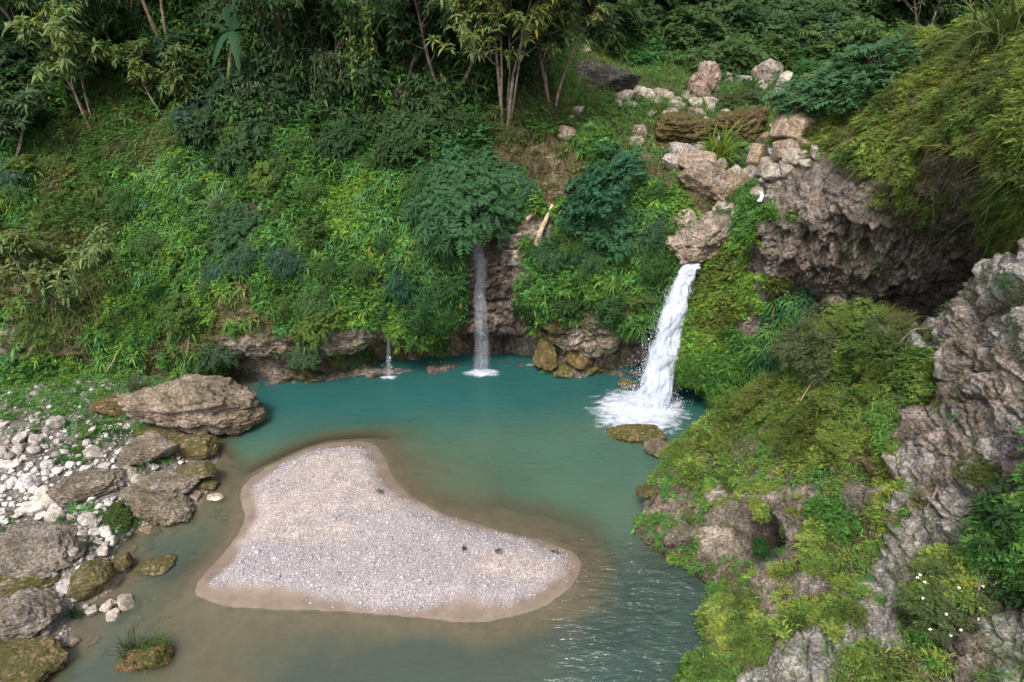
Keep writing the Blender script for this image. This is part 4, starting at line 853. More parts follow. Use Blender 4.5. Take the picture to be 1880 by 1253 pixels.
# pebbles covering the bar
V1, F1 = ICO[1]
def pebbles(name, n, test, size, colf, polyb):
    lo, hi = polyb.min(0), polyb.max(0); XYp = rng.uniform(lo, hi, (n, 2)); z, s_, k_ = bed_z(XYp, False); m = test(s_, k_, XYp); XYp, z = XYp[m], z[m]; n = len(z)
    sc_ = size*np.exp(rng.normal(0, .55, (n, 1, 1)))*rng.uniform(.6, 1.2, (n, 1, 3)); sc_[:, :, 2] *= .6
    a = rng.uniform(0, 6.3, n); c, s = np.cos(a), np.sin(a); B = V1[None]*(1+rng.normal(0, .12, (n, len(V1), 1)))*sc_
    X = B[..., 0]*c[:, None]-B[..., 1]*s[:, None]; Y = B[..., 0]*s[:, None]+B[..., 1]*c[:, None]
    Vp = np.stack([X+XYp[:, :1], Y+XYp[:, 1:], B[..., 2]+z[:, None]+sc_[:, :, 2]*.25], -1)
    Fq = F1[None]+np.arange(n)[:, None, None]*len(V1); T = np.repeat(colf(n)[:, None], len(V1), 1)
    me = bpy.data.meshes.new(name); me.vertices.add(n*len(V1)); me.vertices.foreach_set("co", Vp.astype(np.float32).ravel())
    Fq = Fq.reshape(-1, 3); me.loops.add(Fq.size); me.loops.foreach_set("vertex_index", Fq.astype(np.int32).ravel()); me.polygons.add(len(Fq)); me.polygons.foreach_set("loop_start", np.arange(0, Fq.size, 3, dtype=np.int32))
    at_ = me.attributes.new("tint", 'FLOAT_COLOR', 'POINT'); cc = np.ones((n*len(V1), 4), np.float32); cc[:, :3] = T.reshape(-1, 3); at_.data.foreach_set("color", cc.ravel()); me.update(calc_edges=True)
    m_, t_, b_ = new_mat(name); a_ = N(t_, "ShaderNodeAttribute", attribute_name="tint"); t_.links.new(a_.outputs["Color"], b_.inputs["Base Color"]); b_.inputs["Roughness"].default_value = .7
    me.materials.append(m_); o = bpy.data.objects.new(name, me); COL.objects.link(o); tag(o, kind='stuff'); return o
PEB = .71*np.array([(.60,.57,.58),(.38,.34,.37),(.30,.27,.31),(.46,.39,.36),(.40,.32,.26),(.20,.18,.21),(.44,.40,.43),(.36,.31,.31)])
PEB = PEB*.62+PEB.mean(0)*.38
def pebc(n): return PEB[rng.choice(8, n, p=[.10,.2,.15,.16,.08,.08,.15,.08])]*rng.uniform(.8, 1.2, (n, 1))
def t_bar(s_, k_, XYp):
    q = np.concatenate([XYp, XYp[:, :1]*0], 1); dens = sstep(.15, .7, s_+.42*fbm(q*.9, 4, 91))*(1-.85*sstep(.0, .3, fbm(q*np.array([.35, .9, 1])+3, 3, 92)))
    return rng.random(len(s_)) < dens
pebbles("gravel", 100000, t_bar, .0115, pebc, BARP)
pebbles("shingle", 28000, lambda s_, k_, q: (k_ > .0) & (rng.random(len(k_)) < .8) & (q[:, 0] > -23), .040, lambda n: np.array([(.42,.39,.37),(.17,.15,.13),(.27,.24,.21)])[rng.choice(3, n, p=[.2,.45,.35])], np.array([[-23, 5], [-5.5, 22.]]))
# bank weeds
ac = Acc(); XYp = np.stack([rng.uniform(-23.5, -5.5, 19000), rng.uniform(5, 22.5, 19000)], 1); z, s_, k_ = bed_z(XYp, False)
q = np.concatenate([XYp, XYp[:, :1]*0], 1); ppx, ppy, _ = proj(np.concatenate([XYp, z[:, None]], 1)); dn = sstep(-.05, .3, fbm(q*.8, 3, 151))*.8+.9*sstep(830, 740, ppy)
dn = dn*(.42+.6*sstep(900, 820, ppy)+.4*sstep(900, 980, ppy))
m = (k_ > .05) & (rng.random(len(z)) < dn) & (ppx > -500); p = np.concatenate([XYp, z[:, None]], 1)[m]; A = np.tile(UP, (len(p), 1))
h_ = rng.random(len(p)) < .5
sprigs(ac, p[h_], norm(A[h_]+rng.normal(0, .2, A[h_].shape)), rng.uniform(.12, .34, h_.sum()), col_noise(p[h_], GREEN, MID, .8, 152), k=14, lw=.35, ls=.28)
fronds(ac, p[~h_], norm(A[~h_]+rng.normal(0, .2, A[~h_].shape)), rng.uniform(.14, .34, (~h_).sum()), col_noise(p[~h_], MID, GREEN, .8, 153), nf=5, npin=5, el=.9)
cover("bank_weeds", ac)

# ------------------------------------------------------------------ shrubs: a few grown shapes of each kind, then copies
def kit(fn, name, nvar=3, stem=True):
    out = []
    for k in range(nvar):
        ac = Acc(); st = fn(ac)
        o = ac.build("foliage", M_LEAF); s = None
        if st:
            a2 = Acc(); [a2.add(*x) for x in st]; s = a2.build("stem", M_WOODT)
        out.append((o, s, [False]))
    return out
def dome_pts(n, R=1., H=1., r0=.35):
    d = norm(rng.normal(0, 1, (n, 3))); d[:, 2] = np.abs(d[:, 2])*1.0-.12; d = norm(d)
    o_ = rng.uniform(0, 99); lob = .78+.75*fbm(d*1.6+o_, 3, 5)
    r = (r0+(1-r0)*rng.random(n)**.45)*lob*1.15; P = d*r[:, None]*np.array([R, R, H]); return P, d
def stems(n, R, H, r=.02):
    o = []
    for _ in range(n):
        a = rng.uniform(0, 6.3); e = rng.uniform(.3, .8)*R; t = np.linspace(0, 1, 6)[:, None]
        P = np.concatenate([math.cos(a)*e*t**1.5, math.sin(a)*e*t**1.5, H*.75*t], 1)+rng.normal(0, .015, (6, 3)); o.append(tubes(P, r*(1-.7*t[:, 0]), (1, 1, 1), 5))
    return o
def g_bamboo(ac):
    P, d = dome_pts(150, 1, 1); rosettes(ac, P, norm(d*.5+UP*.4), rng.uniform(.22, .36, len(P)), (1, 1, 1), k=9, el=.0, elv=.35, lw=.17, droop=.75, hv=.05, vv=.18, old=.005); return stems(6, .8, 1)
def g_feather(ac):
    P, d = dome_pts(190, 1.05, .85); fronds(ac, P, norm(d*.9+UP*.3), rng.uniform(.28, .48, len(P)), (1, 1, 1), nf=3, npin=7, el=.7, plen=.38, pw=.42, hv=.05, vv=.16); return stems(5, .8, .9)
def g_broad(ac):
    P, d = dome_pts(170, 1, .9); rosettes(ac, P, norm(d*.7+UP*.4), rng.uniform(.2, .34, len(P)), (1, 1, 1), k=8, el=.25, lw=.36, droop=.3, hv=.06, vv=.2, old=.02); return stems(6, .8, .9)
def g_fern(ac):
    P, d = dome_pts(70, .5, .3); fronds(ac, P, norm(d*.6+UP*.6), rng.uniform(.45, .75, len(P)), (1, 1, 1), nf=3, npin=11, el=.5, plen=.26, pw=.36, droop=.6, hv=.05); return None
def g_reed(ac):
    P = rng.normal(0, .1, (26, 3))*np.array([1, 1, .05]); grass(ac, P, np.tile(UP, (26, 1)), rng.uniform(.7, 1.25, 26), (1, 1, 1), k=6, w=.03, arch=.75, el=1.25, elv=.22, seg=6, hv=.08); return None
def g_fine(ac):
    P, d = dome_pts(170, 1, .75, .2); fronds(ac, P, norm(d*.8+UP*.4), rng.uniform(.24, .42, len(P)), (1.5, 1.55, 1.3), nf=3, npin=6, el=.8, plen=.36, pw=.32, hv=.07); return stems(6, .8, .9, .012)
def g_weed(ac):
    P, d = dome_pts(90, .8, 1.); sprigs(ac, P, norm(d+UP*.5), rng.uniform(.2, .35, len(P)), (1, 1, 1), k=14, lw=.34, ls=.4, hv=.05); return None
KITS = {}
for nm, fn, nv in (("bamboo_shrub", g_bamboo, 3), ("feathery_shrub", g_feather, 3), ("broadleaf_shrub", g_broad, 3), ("fern", g_fern, 2), ("grass_clump", g_reed, 3), ("fine_bush", g_fine, 3), ("weed", g_weed, 3)):
    KITS[nm] = kit(fn, nm, nv)
CATS = dict(bamboo_shrub="shrub", feathery_shrub="shrub", broadleaf_shrub="shrub", fern="fern", grass_clump="grass clump", fine_bush="bush", weed="plant")
def put(kind, px, py, size, color, label, group=None, lean=.35, sq=1., P0=None, off=.0, wide=1.):
    G, n, f = surf(px, py) if P0 is None else (np.asarray(P0, float), UP, 1)
    G = G+n*off
    fo, st, used = KITS[kind][rng.integers(len(KITS[kind]))]
    ax = norm(n*lean+UP*(1-lean)); q = Vector((0, 0, 1)).rotation_difference(Vector(ax.tolist())).to_euler()
    if st is None:
        o = fo if not used[0] else fo.copy()
        if used[0]: COL.objects.link(o)
        o.name = kind; top = o; ch = [o]
    else:
        top = empty(kind, G); ch = []
        for src in (fo, st):
            c = src if not used[0] else src.copy()
            if used[0]: COL.objects.link(c)
            c.parent = top; ch.append(c)
    used[0] = True
    top.location = G.tolist(); top.rotation_euler = (q.x, q.y, q.z+rng.uniform(0, 6.3)) if lean < .2 else q; top.scale = (size*wide, size, size*sq)
    ch[0].color = (*color, 1)
    tag(top, label, CATS[kind], group); return top
PLANTS = [
 ("bamboo_shrub",808,425,1.35,BLUE,"drooping bamboo-leaved shrub left of the thin waterfall's top",1.0),
 ("feathery_shrub",850,352,1.75,FEATH,"dark feathery shrub spreading right above the thin waterfall",.8),
 ("feathery_shrub",790,360,1.1,(.07,.17,.06),"mid-green feathery shrub left of the dark one above the thin waterfall",.8),
 ("feathery_shrub",912,372,1.0,(.055,.14,.055),"dark feathery shrub hanging right of the thin waterfall's top",.8),
 ("feathery_shrub",1092,362,1.5,(.065,.185,.095),"blue-green tiered feathery shrub on the wall between the two large falls",.8),
 ("feathery_shrub",1128,410,1.05,(.07,.19,.08),"small green shrub hanging below the tiered blue-green one",.8),
 ("bamboo_shrub",1005,478,.85,(.05,.115,.045),"bamboo-leaved shrub low on the wall right of the thin waterfall",1.),
 ("bamboo_shrub",1045,468,.7,(.045,.12,.05),"small bamboo-leaved shrub in the middle of the wall between the falls",1.),
 ("bamboo_shrub",1092,478,.7,(.06,.13,.05),"third bamboo-leaved shrub to the right of the thin waterfall",1.),
 ("bamboo_shrub",1120,560,.8,(.05,.12,.035),"bamboo-leaved shrub over the brown rocks left of the main waterfall",1.),
 ("bamboo_shrub",1195,430,.75,(.055,.12,.06),"palm-like tuft just left of the pale lip rock",1.),
 ("broadleaf_shrub",970,560,.8,(.045,.11,.035),"rounded bush hanging over the undercut right of the thin waterfall",.9),
 ("broadleaf_shrub",1040,560,.7,(.055,.12,.03),"rounded green bush over the mossy block",.9),
 ("bamboo_shrub",735,520,.95,(.035,.105,.05),"blue-green shrub above the small trickle of water",1.),
 ("bamboo_shrub",770,560,.9,(.045,.12,.04),"green shrub right of the small trickle of water",1.),
 ("broadleaf_shrub",808,530,.85,(.05,.125,.03),"leafy shrub against the left edge of the wet brown rock",1.),
 ("bamboo_shrub",708,565,.55,(.035,.09,.05),"small dark shrub directly over the small trickle of water",1.),
 ("bamboo_shrub",455,470,.75,(.06,.125,.07),"grey-green leafy shrub in the middle of the left wall",1.),
 ("bamboo_shrub",395,500,.7,(.055,.12,.075),"pale blue-green hanging shrub above the brown hollow of the left wall",1.),
 ("bamboo_shrub",530,480,.75,(.05,.115,.07),"blue-green hanging shrub at the right of the grey-green one",1.),
 ("bamboo_shrub",25,330,.9,(.05,.115,.055),"leafy shrub at the left border under the forest",1.),
 ("broadleaf_shrub",372,222,1.15,(.045,.095,.05),"rounded grey-green shrub under the banana plant",.95),
 ("broadleaf_shrub",450,160,1.2,(.035,.08,.035),"dark shrub right of the banana plant's hanging leaf",.9),
 ("broadleaf_shrub",300,150,.9,(.07,.115,.035),"yellowish broad-leaved shrub left of the banana plant",.9),
 ("feathery_shrub",420,420,.9,(.06,.14,.05),"dark bush below the white hanging grass blades",.8),
 ("fern",400,640,1.0,(.06,.11,.045),"grey-green fern cushion above the dark hollow behind the huge boulder",.8),
 ("fern",560,655,.7,(.055,.125,.045),"fern cushion low on the wall over the pool's left part",.8),
 ("fern",655,655,.7,(.06,.135,.04),"fern cushion near the waterline left of the small trickle",.8),
 ("fern",570,540,1.1,(.07,.15,.035),"bright hanging fern mass in the middle of the left wall",.9),
 ("broadleaf_shrub",1102,262,.6,(.11,.22,.025),"bright green leafy bush on the earthy ledge above the wall",1.2),
 ("grass_clump",1322,290,2.0,(.24,.33,.05),"tall yellow-green reed clump among the upper boulders",1.),
 ("grass_clump",1410,228,1.6,(.17,.27,.10),"pale green arching grass clump left of the large angular boulder",.9),
 ("grass_clump",1215,215,1.3,(.14,.2,.04),"yellowish grass clump above the brown moss-grown boulder",1.),
 ("grass_clump",1375,175,1.4,(.09,.15,.06),"grass clump behind the brown earthy boulder",1.),
 ("feathery_shrub",1520,175,1.5,(.085,.19,.075),"blue-green bush against the valley head behind the grassy hill",.8),
 ("feathery_shrub",1480,80,2.6,(.055,.13,.05),"large dark bush high on the far slope",.8),
 ("feathery_shrub",1380,70,2.0,(.09,.18,.06),"bush left of the large dark one on the far slope",.8),
 ("feathery_shrub",1620,150,1.8,(.08,.18,.07),"fluffy blue-green bush behind the crest of the grassy hill",.8),
 ("fine_bush",1345,195,1.3,(.10,.14,.05),"soft pale bush on the upper valley grass",.8),
 ("grass_clump",1815,110,1.55,(.13,.17,.05),"tall reed clump on top of the right-hand hill",1.2),
 ("grass_clump",1850,75,1.6,(.14,.18,.05),"second tall reed clump on top of the right-hand hill at the border",1.2),
 ("grass_clump",1700,135,.95,(.16,.17,.07),"smaller pale grass tuft on the crest of the right-hand hill",1.),
 ("bamboo_shrub",1455,610,.95,(.022,.095,.05),"dark green long-leaved shrub at the foot of the grey tufa cliff",.9),
 ("bamboo_shrub",1430,680,.7,(.03,.10,.035),"green shrub below the dark one at the foot of the tufa cliff",.9),
 ("fine_bush",1560,600,1.0,(.085,.11,.05),"grey-green wispy bush on the ridge in front of the tufa cliff",1.05),
 ("fine_bush",1500,640,1.0,(.10,.125,.05),"wispy bush lower left on the ridge in front of the tufa cliff",.9),
 ("fine_bush",1640,640,.9,(.10,.15,.035),"bright bush beside the rock slab on the ridge",.9),
 ("fine_bush",1420,730,.9,(.14,.17,.035),"yellow-green bush on the ridge above the pool",.8),
 ("fine_bush",1330,790,.65,(.13,.16,.035),"low yellow-green bush where the ridge meets the water",.8),
 ("fine_bush",1500,790,.85,(.12,.15,.03),"yellow-green bush in the middle of the ridge slope",.8),
 ("fine_bush",1362,1118,.5,(.12,.15,.045),"round grey-green bush overhanging the water at the near bank",1.),
 ("weed",1365,1190,.5,(.10,.17,.03),"bright leafy bush at the near bank's waterline",1.),
 ("weed",1300,1240,.5,(.12,.16,.04),"leafy bush at the bottom edge beside the water",1.),
 ("weed",1530,930,.42,(.065,.16,.035),"bright green leafy plant on the earthy slope of the near bank",1.1),
 ("grass_clump",1540,1050,.62,(.09,.15,.05),"spiky rosette plant in the middle of the near bank",.7),
 ("fine_bush",1740,1110,.65,(.11,.15,.05),"soft feathery bush with white flowers on the near bank",1.),
 ("broadleaf_shrub",1850,960,.75,(.04,.10,.025),"dark green leafy bush at the right border",1.),
 ("broadleaf_shrub",1870,1050,.6,(.045,.105,.03),"leafy bush below the dark green one at the right border",1.),
 ("weed",1560,1130,.45,(.15,.19,.04),"pale yellow-green bamboo-like sprig on the near bank",1.),
 ("weed",1460,1150,.45,(.10,.16,.03),"mid-green sprig cluster left of the pale one on the near bank",1.),
 ("broadleaf_shrub",1690,1170,.32,(.07,.17,.03),"small bright broad-leaved plant under the white-flowered bush",1.),
 ("weed",1850,520,.35,(.07,.14,.045),"small plant growing from the rock slab at the right border",1.1),
 ("fern",1390,1000,.42,(.035,.12,.025),"dark green fern hanging in the cave of the near bank",1.),
 ("weed",1360,1140,.4,(.07,.13,.04),"low plant on the waterline edge of the near bank",.8),
 ("fine_bush",1800,870,.4,(.13,.15,.04),"yellowish tuft on the pale rock near the right border",.9),
 ("weed",1640,1240,.5,(.12,.17,.04),"leafy tuft at the bottom edge of the near bank",1.),
 ("grass_clump",1830,400,1.3,(.07,.13,.045),"long-leaved plant leaning out of the dark recess on the right",1.),
 ("weed",695,903,.16,(.05,.12,.03),"small green weed alone on the upper part of the bar",.8),
 ("weed",912,1014,.15,(.05,.11,.03),"small green weed near the middle of the bar",.7),
 ("weed",1015,1014,.14,(.05,.11,.03),"small green weed at the right end of the bar",.7),
 ("grass_clump",852,1005,.22,(.16,.17,.08),"dry grass tuft on the bar left of the middle weed",.8),
 ("weed",262,850,.5,(.045,.10,.045),"white-flowered weed bush in front of the squat grey-brown boulder",.8),
 ("weed",215,800,.55,(.05,.11,.045),"white-flowered weed bush left of the flat dark slab",.8),
 ("fern",215,945,.75,(.075,.115,.025),"mossy green fern mound at the edge of the shelf",.8),
 ("weed",115,962,.3,(.045,.09,.045),"dark green weed between the cream cobbles and the slab",.8),
 ("weed",150,1006,.4,(.05,.095,.055),"bluish weed tuft above the dark mossy channel boulder",.8),
 ("weed",222,985,.35,(.06,.10,.06),"greyish weed tuft at the channel edge by the long cobbles",.8),
 ("grass_clump",135,1130,.55,(.06,.12,.05),"grass tuft beside the cobbles at the water bottom left",.9),
 ("grass_clump",250,715,1.0,(.17,.19,.11),"pale grass tuft behind the huge layered boulder",1.),
 ("grass_clump",412,380,1.3,(.22,.28,.2),"white-green long grass blades hanging on the left wall",.9),
]
def blossoms(top, n, R):
    """white flower heads of one plant"""
    o_ = Acc(); d = norm(rng.normal(0, 1, (n, 3))); d[:, 2] = np.abs(d[:, 2])*.8+.15; P = d*R*rng.uniform(.85, 1.1, (n, 1))
    D = dirs_about(np.tile(UP, (n, 1)), 6, .1, .1); o_.add(*leaves(np.repeat(P[:, None], 6, 1), D, .05, .035, .0, np.ones((n, 6, 3))*np.array([.75, .75, .7])))
    o = o_.build("blossom", M_LEAF, top); o["kind"] = "stuff"
for k_, px, py, sz, c, lab, sq in PLANTS:
    if k_ == 'bamboo_shrub' and c[1] < .15: c = tuple(1.35*v for v in c)
    t_ = put(k_, px, py, sz, c, lab, sq=sq, lean=.6 if py < 700 and px < 1250 else .35)
    if "white-flowered weed" in lab: blossoms(t_, 46, .95)
    elif "with white flowers" in lab: blossoms(t_, 14, .95)
for o in COL.objects:
    if o.get('label') == '__':
        x_, y_, _ = proj(np.array(o.location)); o['label'] = 'pale angular boulder in the rubble '+where(float(x_), float(y_))
# many similar shrubs: each told by the landmark it grows nearest to
def scatter(kind, want, src, count, smin, smax, ca, cb, label, group, mind=1.2, lean=.55, cond=None, off=.1):
    P, n, c = src; p, nn = sample(P, n, c, want, count*8); kept = []
    for a, b in zip(p, nn):
        x, y, f = proj(a)
        if cond and not cond(x, y): continue
        if any(((a-q)**2).sum() < mind*mind for q in kept): continue
        i = int((x+350)/CELL); j = int((y+250)/CELL)
        if not (-60 < x < 1940 and -100 < y < 1300): continue
        if DB[i, j] < f-1.2: continue
        kept.append(a); t = rng.random(); put(kind, x, y, rng.uniform(smin, smax), tuple(np.asarray(ca)*(1-t)+np.asarray(cb)*t), label+" "+where(x, y), group, lean=lean, P0=None, off=off)
        if len(kept) >= count: break
SA, SB, SC = (PA, NA, CA), (PB, NB, CB), (PC, NC, CC)
scatter("bamboo_shrub", ['G', 'B', 'L'], SA, 60, .35, .7, (.13, .22, .045), (.06, .16, .045), "small drooping-leaved wall shrub", "small drooping-leaved shrubs on the back wall", 1.0, cond=lambda x, y: y < 600 and not (830 < x < 965 and y > 380))
scatter("broadleaf_shrub", ['D', 'G'], SA, 60, .7, 1.4, (.035, .08, .028), (.06, .12, .035), "dark leafy forest-edge shrub", "dark leafy shrubs of the forest edge", 1.3, cond=lambda x, y: x < 960 and y < 290)
scatter("feathery_shrub", ['F', 'D', 'H'], SA, 70, 1.1, 2.3, (.04, .09, .035), (.12, .20, .055), "rounded feathery far-slope bush", "bushes covering the far slope", 1.9, cond=lambda x, y: x > 1060 and y < (70 if x < 1230 else 135))
scatter("feathery_shrub", ['G', 'L'], SA, 12, .4, .8, (.08, .16, .04), (.14, .22, .04), "small feathery wall shrub", "small feathery shrubs on the back wall", 1.2, cond=lambda x, y: 220 < y < 600 and not (830 < x < 965 and y > 380))
scatter("fine_bush", ['Y'], SB, 34, .3, .6, YEL, (.09, .12, .03), "soft yellow-green hill bush", "yellow-green bushes of the right-hand hill", .8, lean=.4)
scatter("fine_bush", ['Y', 'L'], SC, 30, .2, .42, (.15, .22, .04), (.22, .30, .055), "soft fern-like bank bush", "fern-like bushes of the near bank", .6, lean=.3, cond=lambda x, y: x < 1640 and (x > 1370 or y < 1040) and not (1180 < x < 1480 and 860 < y < 1080))

# ------------------------------------------------------------------ trees
def on_hill(px, py):
    x, y, f = proj(PA); k = np.argmin((x-px)**2+(y-py)**2); return PA.reshape(-1, 3)[k]
def tree(px, py, H, spread, nst, leafc, label, leaf='rosette', lean=(0, 0), lsz=.3, nb=9, col=(1, 1, 1), r0=.09, dens=1., cl=.28, name="tree", P0=None, fan=.28, oldl=.03):
    G = (on_hill(px, py) if py < 130 and px > 1050 else surf(px, py)[0]) if P0 is None else np.asarray(P0); W = Acc(); T = []; D_ = []
    def branch(p, d, L, r, lev):
        n = 7; pts = [p]; q = p.copy(); dd = d.copy()
        for k in range(n):
            dd = norm(dd+rng.normal(0, .10+.05*lev, 3)+UP*(.10 if lev else .05)); q = q+dd*L/n; pts.append(q.copy())
        pts = np.array(pts); rr = r*(1-.72*np.linspace(0, 1, n+1)); W.add(*tubes(pts, rr, (1, 1, 1), 7 if lev == 0 else 5))
        m = {0: nb, 1: 5, 2: 0}[lev]
        for k in range(m):
            t = rng.uniform(cl if lev == 0 else .3, 1.); i = min(int(t*n), n-1); b = pts[i]*(1-(t*n-i))+pts[i+1]*(t*n-i)
            a = rng.uniform(0, 6.3); s, u, ax = frame(dd[None]); e = rng.uniform(.15, .75)
            nd = norm((s[0]*math.cos(a)+u[0]*math.sin(a))*math.cos(e)+ax[0]*math.sin(e)+UP*.15)
            branch(b, nd, (spread*rng.uniform(.55, 1.1)*(1.15-.55*t)) if lev == 0 else L*rng.uniform(.35, .6), rr[i]*.5, lev+1)
        if lev >= 1:
            for t in np.linspace(.45, 1, max(2, int((3 if lev == 1 else 4)*dens))):
                i = min(int(t*n), n-1); T.append(pts[i]*(1-(t*n-i))+pts[i+1]*(t*n-i)+rng.normal(0, .06, 3)); D_.append(norm(dd+UP*.4))
    for k in range(nst):
        a = k/nst*6.28+rng.uniform(-.4, .4); d = norm(np.array([math.cos(a)*fan+lean[0], math.sin(a)*fan*.6+lean[1], 1])); branch(G+np.array([math.cos(a), math.sin(a), 0])*.12*(nst > 1)-UP*.15, d, H*rng.uniform(.8, 1.05), r0*rng.uniform(.7, 1.1), 0)
    top = empty(name, G); T = np.array(T); D_ = np.array(D_); L_ = Acc()
    if leaf == 'rosette': rosettes(L_, T, D_, rng.uniform(.75, 1.2, len(T))*lsz, leafc, k=9, el=.25, elv=.3, lw=.32, droop=.4, vv=.18, hv=.12, old=oldl)
    elif leaf == 'feather': fronds(L_, T, D_, rng.uniform(.8, 1.3, len(T))*lsz*1.6, leafc, nf=4, npin=8, el=.4, plen=.3, pw=.34)
    else: sprigs(L_, T, D_, rng.uniform(.8, 1.3, len(T))*lsz*1.3, leafc, k=16, lw=.5, ls=.42)
    tr = W.build("trunk", M_WOODT, top, G, smooth=True); tr.color = (*col, 1); L_.build("crown", M_LEAF, top, G); tag(top, label, "tree"); return top
tree(925, 228, 8.4, 3.2, 5, (.13, .16, .05), "slender tree with several bare grey stems rising at the centre top", lsz=.32, nb=13, col=(.95, .93, .88), r0=.065, cl=.3, fan=.10)
tree(165, 232, 4.6, 1.7, 3, (.13,.18,.06), "small leaning tree with pale leaf rosettes at the left under the forest", lean=(-.25, 0), lsz=.34, nb=8, col=(.9, .85, .8), r0=.06, fan=.15)
tree(312, 215, 3.0, 1.0, 2, (.085,.12,.035), "little forked tree left of the rounded grey-green shrub", lsz=.3, nb=7, r0=.045)
tree(170, 590, 4.2, 1.3, 2, (.13,.17,.06), "spindly sapling with light green leaf rosettes in front of the brown left wall", lean=(-.12, -.25), lsz=.27, nb=9, r0=.035, col=(1.1,1,.9), dens=.8, oldl=.05)
tree(40, 520, 3.0, 1.1, 2, (.12,.15,.05), "thin sapling with sparse yellowing leaves at the left border", lean=(-.05, -.25), lsz=.26, nb=7, r0=.03, dens=.7, oldl=.12)
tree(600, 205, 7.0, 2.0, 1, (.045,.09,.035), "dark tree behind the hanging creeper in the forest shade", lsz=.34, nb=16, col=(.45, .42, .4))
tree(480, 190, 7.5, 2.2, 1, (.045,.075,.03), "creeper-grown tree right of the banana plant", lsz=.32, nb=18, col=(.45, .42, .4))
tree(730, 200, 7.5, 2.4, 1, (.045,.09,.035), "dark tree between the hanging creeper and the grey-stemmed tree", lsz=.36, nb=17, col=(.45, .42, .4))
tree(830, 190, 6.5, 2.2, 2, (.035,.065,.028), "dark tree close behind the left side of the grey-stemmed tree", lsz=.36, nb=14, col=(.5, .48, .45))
tree(1010, 200, 6.5, 1.9, 3, (.06,.09,.035), "bushy tree at the right side of the grey-stemmed tree", lsz=.32, nb=10, col=(1.1, 1, .9))
tree(90, 130, 6.5, 2.4, 2, (.09,.14,.05), "tall tree filling the top left corner", lsz=.36, nb=15, col=(.6, .55, .5))
tree(230, 110, 7.0, 2.4, 2, (.07,.12,.045), "forest tree with thin crossing trunks left of the banana plant", lsz=.35, nb=14, col=(.7, .65, .55))
tree(300, 100, 7.0, 1.6, 3, (.07,.09,.03), "thin-trunked forest tree with yellowish leaves behind the banana plant", lsz=.33, nb=7, cl=.5, col=(1.1, 1, .85))
tree(560, 90, 6.0, 2.2, 1, (.025,.05,.022), "dark forest tree high in the middle top left of the creeper", lsz=.36, nb=17, col=(.4, .4, .4))
tree(20, 300, 3.6, 1.5, 2, (.06,.10,.04), "low tree at the left border above the leafy shrub", lsz=.3, nb=8)
tree(900, 90, 6.0, 2.6, 2, (.05,.095,.035), "forest tree behind the crown of the grey-stemmed tree", lsz=.38, nb=16, col=(.5, .5, .45))
tree(1300, 40, 3.4, 2.2, 2, (.05,.09,.035), "rounded tree on the far slope above the spiky rock", 'feather', lsz=.36, nb=10)
tree(1560, 50, 3.6, 2.4, 2, (.03,.065,.028), "dark rounded tree on the far slope above the grassy hill's left end", 'feather', lsz=.36, nb=11)
tree(1690, 80, 4.6, 2.6, 2, (.045,.08,.03), "broad-leaved tree with yellow-green leaves behind the hill crest", lsz=.42, nb=11, oldl=.06)
tree(1790, 70, 4.6, 2.4, 2, (.035,.07,.03), "dark tree behind the tall reed clumps on the right", lsz=.4, nb=10)
tree(1180, 40, 3.2, 2.0, 2, (.05,.085,.032), "bushy tree at the left end of the far slope", 'feather', lsz=.36, nb=10)
# hanging creepers
def creeper(px, py, Y, L, w, col, label, n=16, sz=.2):
    top_p = at(px, py, Y=Y); tp = empty("creeper", top_p); W = Acc(); B = []; D = []
    for k in range(n):
        x = rng.normal(0, w*.45); y = rng.normal(0, .25); l = L*rng.uniform(.5, 1.05)*math.exp(-(x/w)**2*.5); t = np.linspace(0, 1, 9)
        pts = np.stack([x+.08*np.sin(t*5+k), y+.08*np.cos(t*4+k)+0*t, -l*t], 1); W.add(*tubes(pts, .012*(1-.6*t), (1, 1, 1), 4))
        m = int(l*16); tt = rng.random(m); i = np.minimum((tt*8).astype(int), 7); f = (tt*8-i)[:, None]; B.append(pts[i]*(1-f)+pts[i+1]*f+rng.normal(0, .1, (m, 3)))
    B = np.concatenate(B); L_ = Acc(); A = norm(np.stack([rng.normal(0, .4, len(B)), -np.ones(len(B)), rng.normal(.2, .4, len(B))], 1))
    D = norm(A*.5+np.array([0, 0, -.8])+rng.normal(0, .45, A.shape)); l = sz*rng.uniform(.7, 1.3, len(B)); L_.add(*leaves(B, D, l, l*.6, .1, vary(col, len(B), .12, .25)))
    s = W.build("stem", M_WOODT, tp); L_.build("foliage", M_LEAF, tp); tag(tp, label, "creeper"); return tp
for a in [(648, 0, 28.6, 4.6, .75, (.085,.14,.03), "long bright green creeper curtain hanging in front of the dark forest", 34, .21),
          (500, -20, 28.8, 4.2, .9, (.05,.095,.03), "dark green creeper curtain right of the banana plant", 34, .2), (560, -20, 29.3, 4.8, .8, (.035,.07,.025), "dim creeper curtain between the two green ones", 28, .2),
          (760, -30, 28.8, 3.2, .9, (.04,.075,.028), "shaded creeper curtain left of the grey-stemmed tree", 28, .22), (590, 100, 28.2, 2.4, .6, (.045,.085,.03), "short creeper mat below the dim curtain", 22, .18), (455, 150, 27.8, 1.8, .7, (.05,.09,.03), "short creeper mat over the dark shrub", 20, .18)]:
    creeper(*a[:7], n=a[7], sz=a[8])
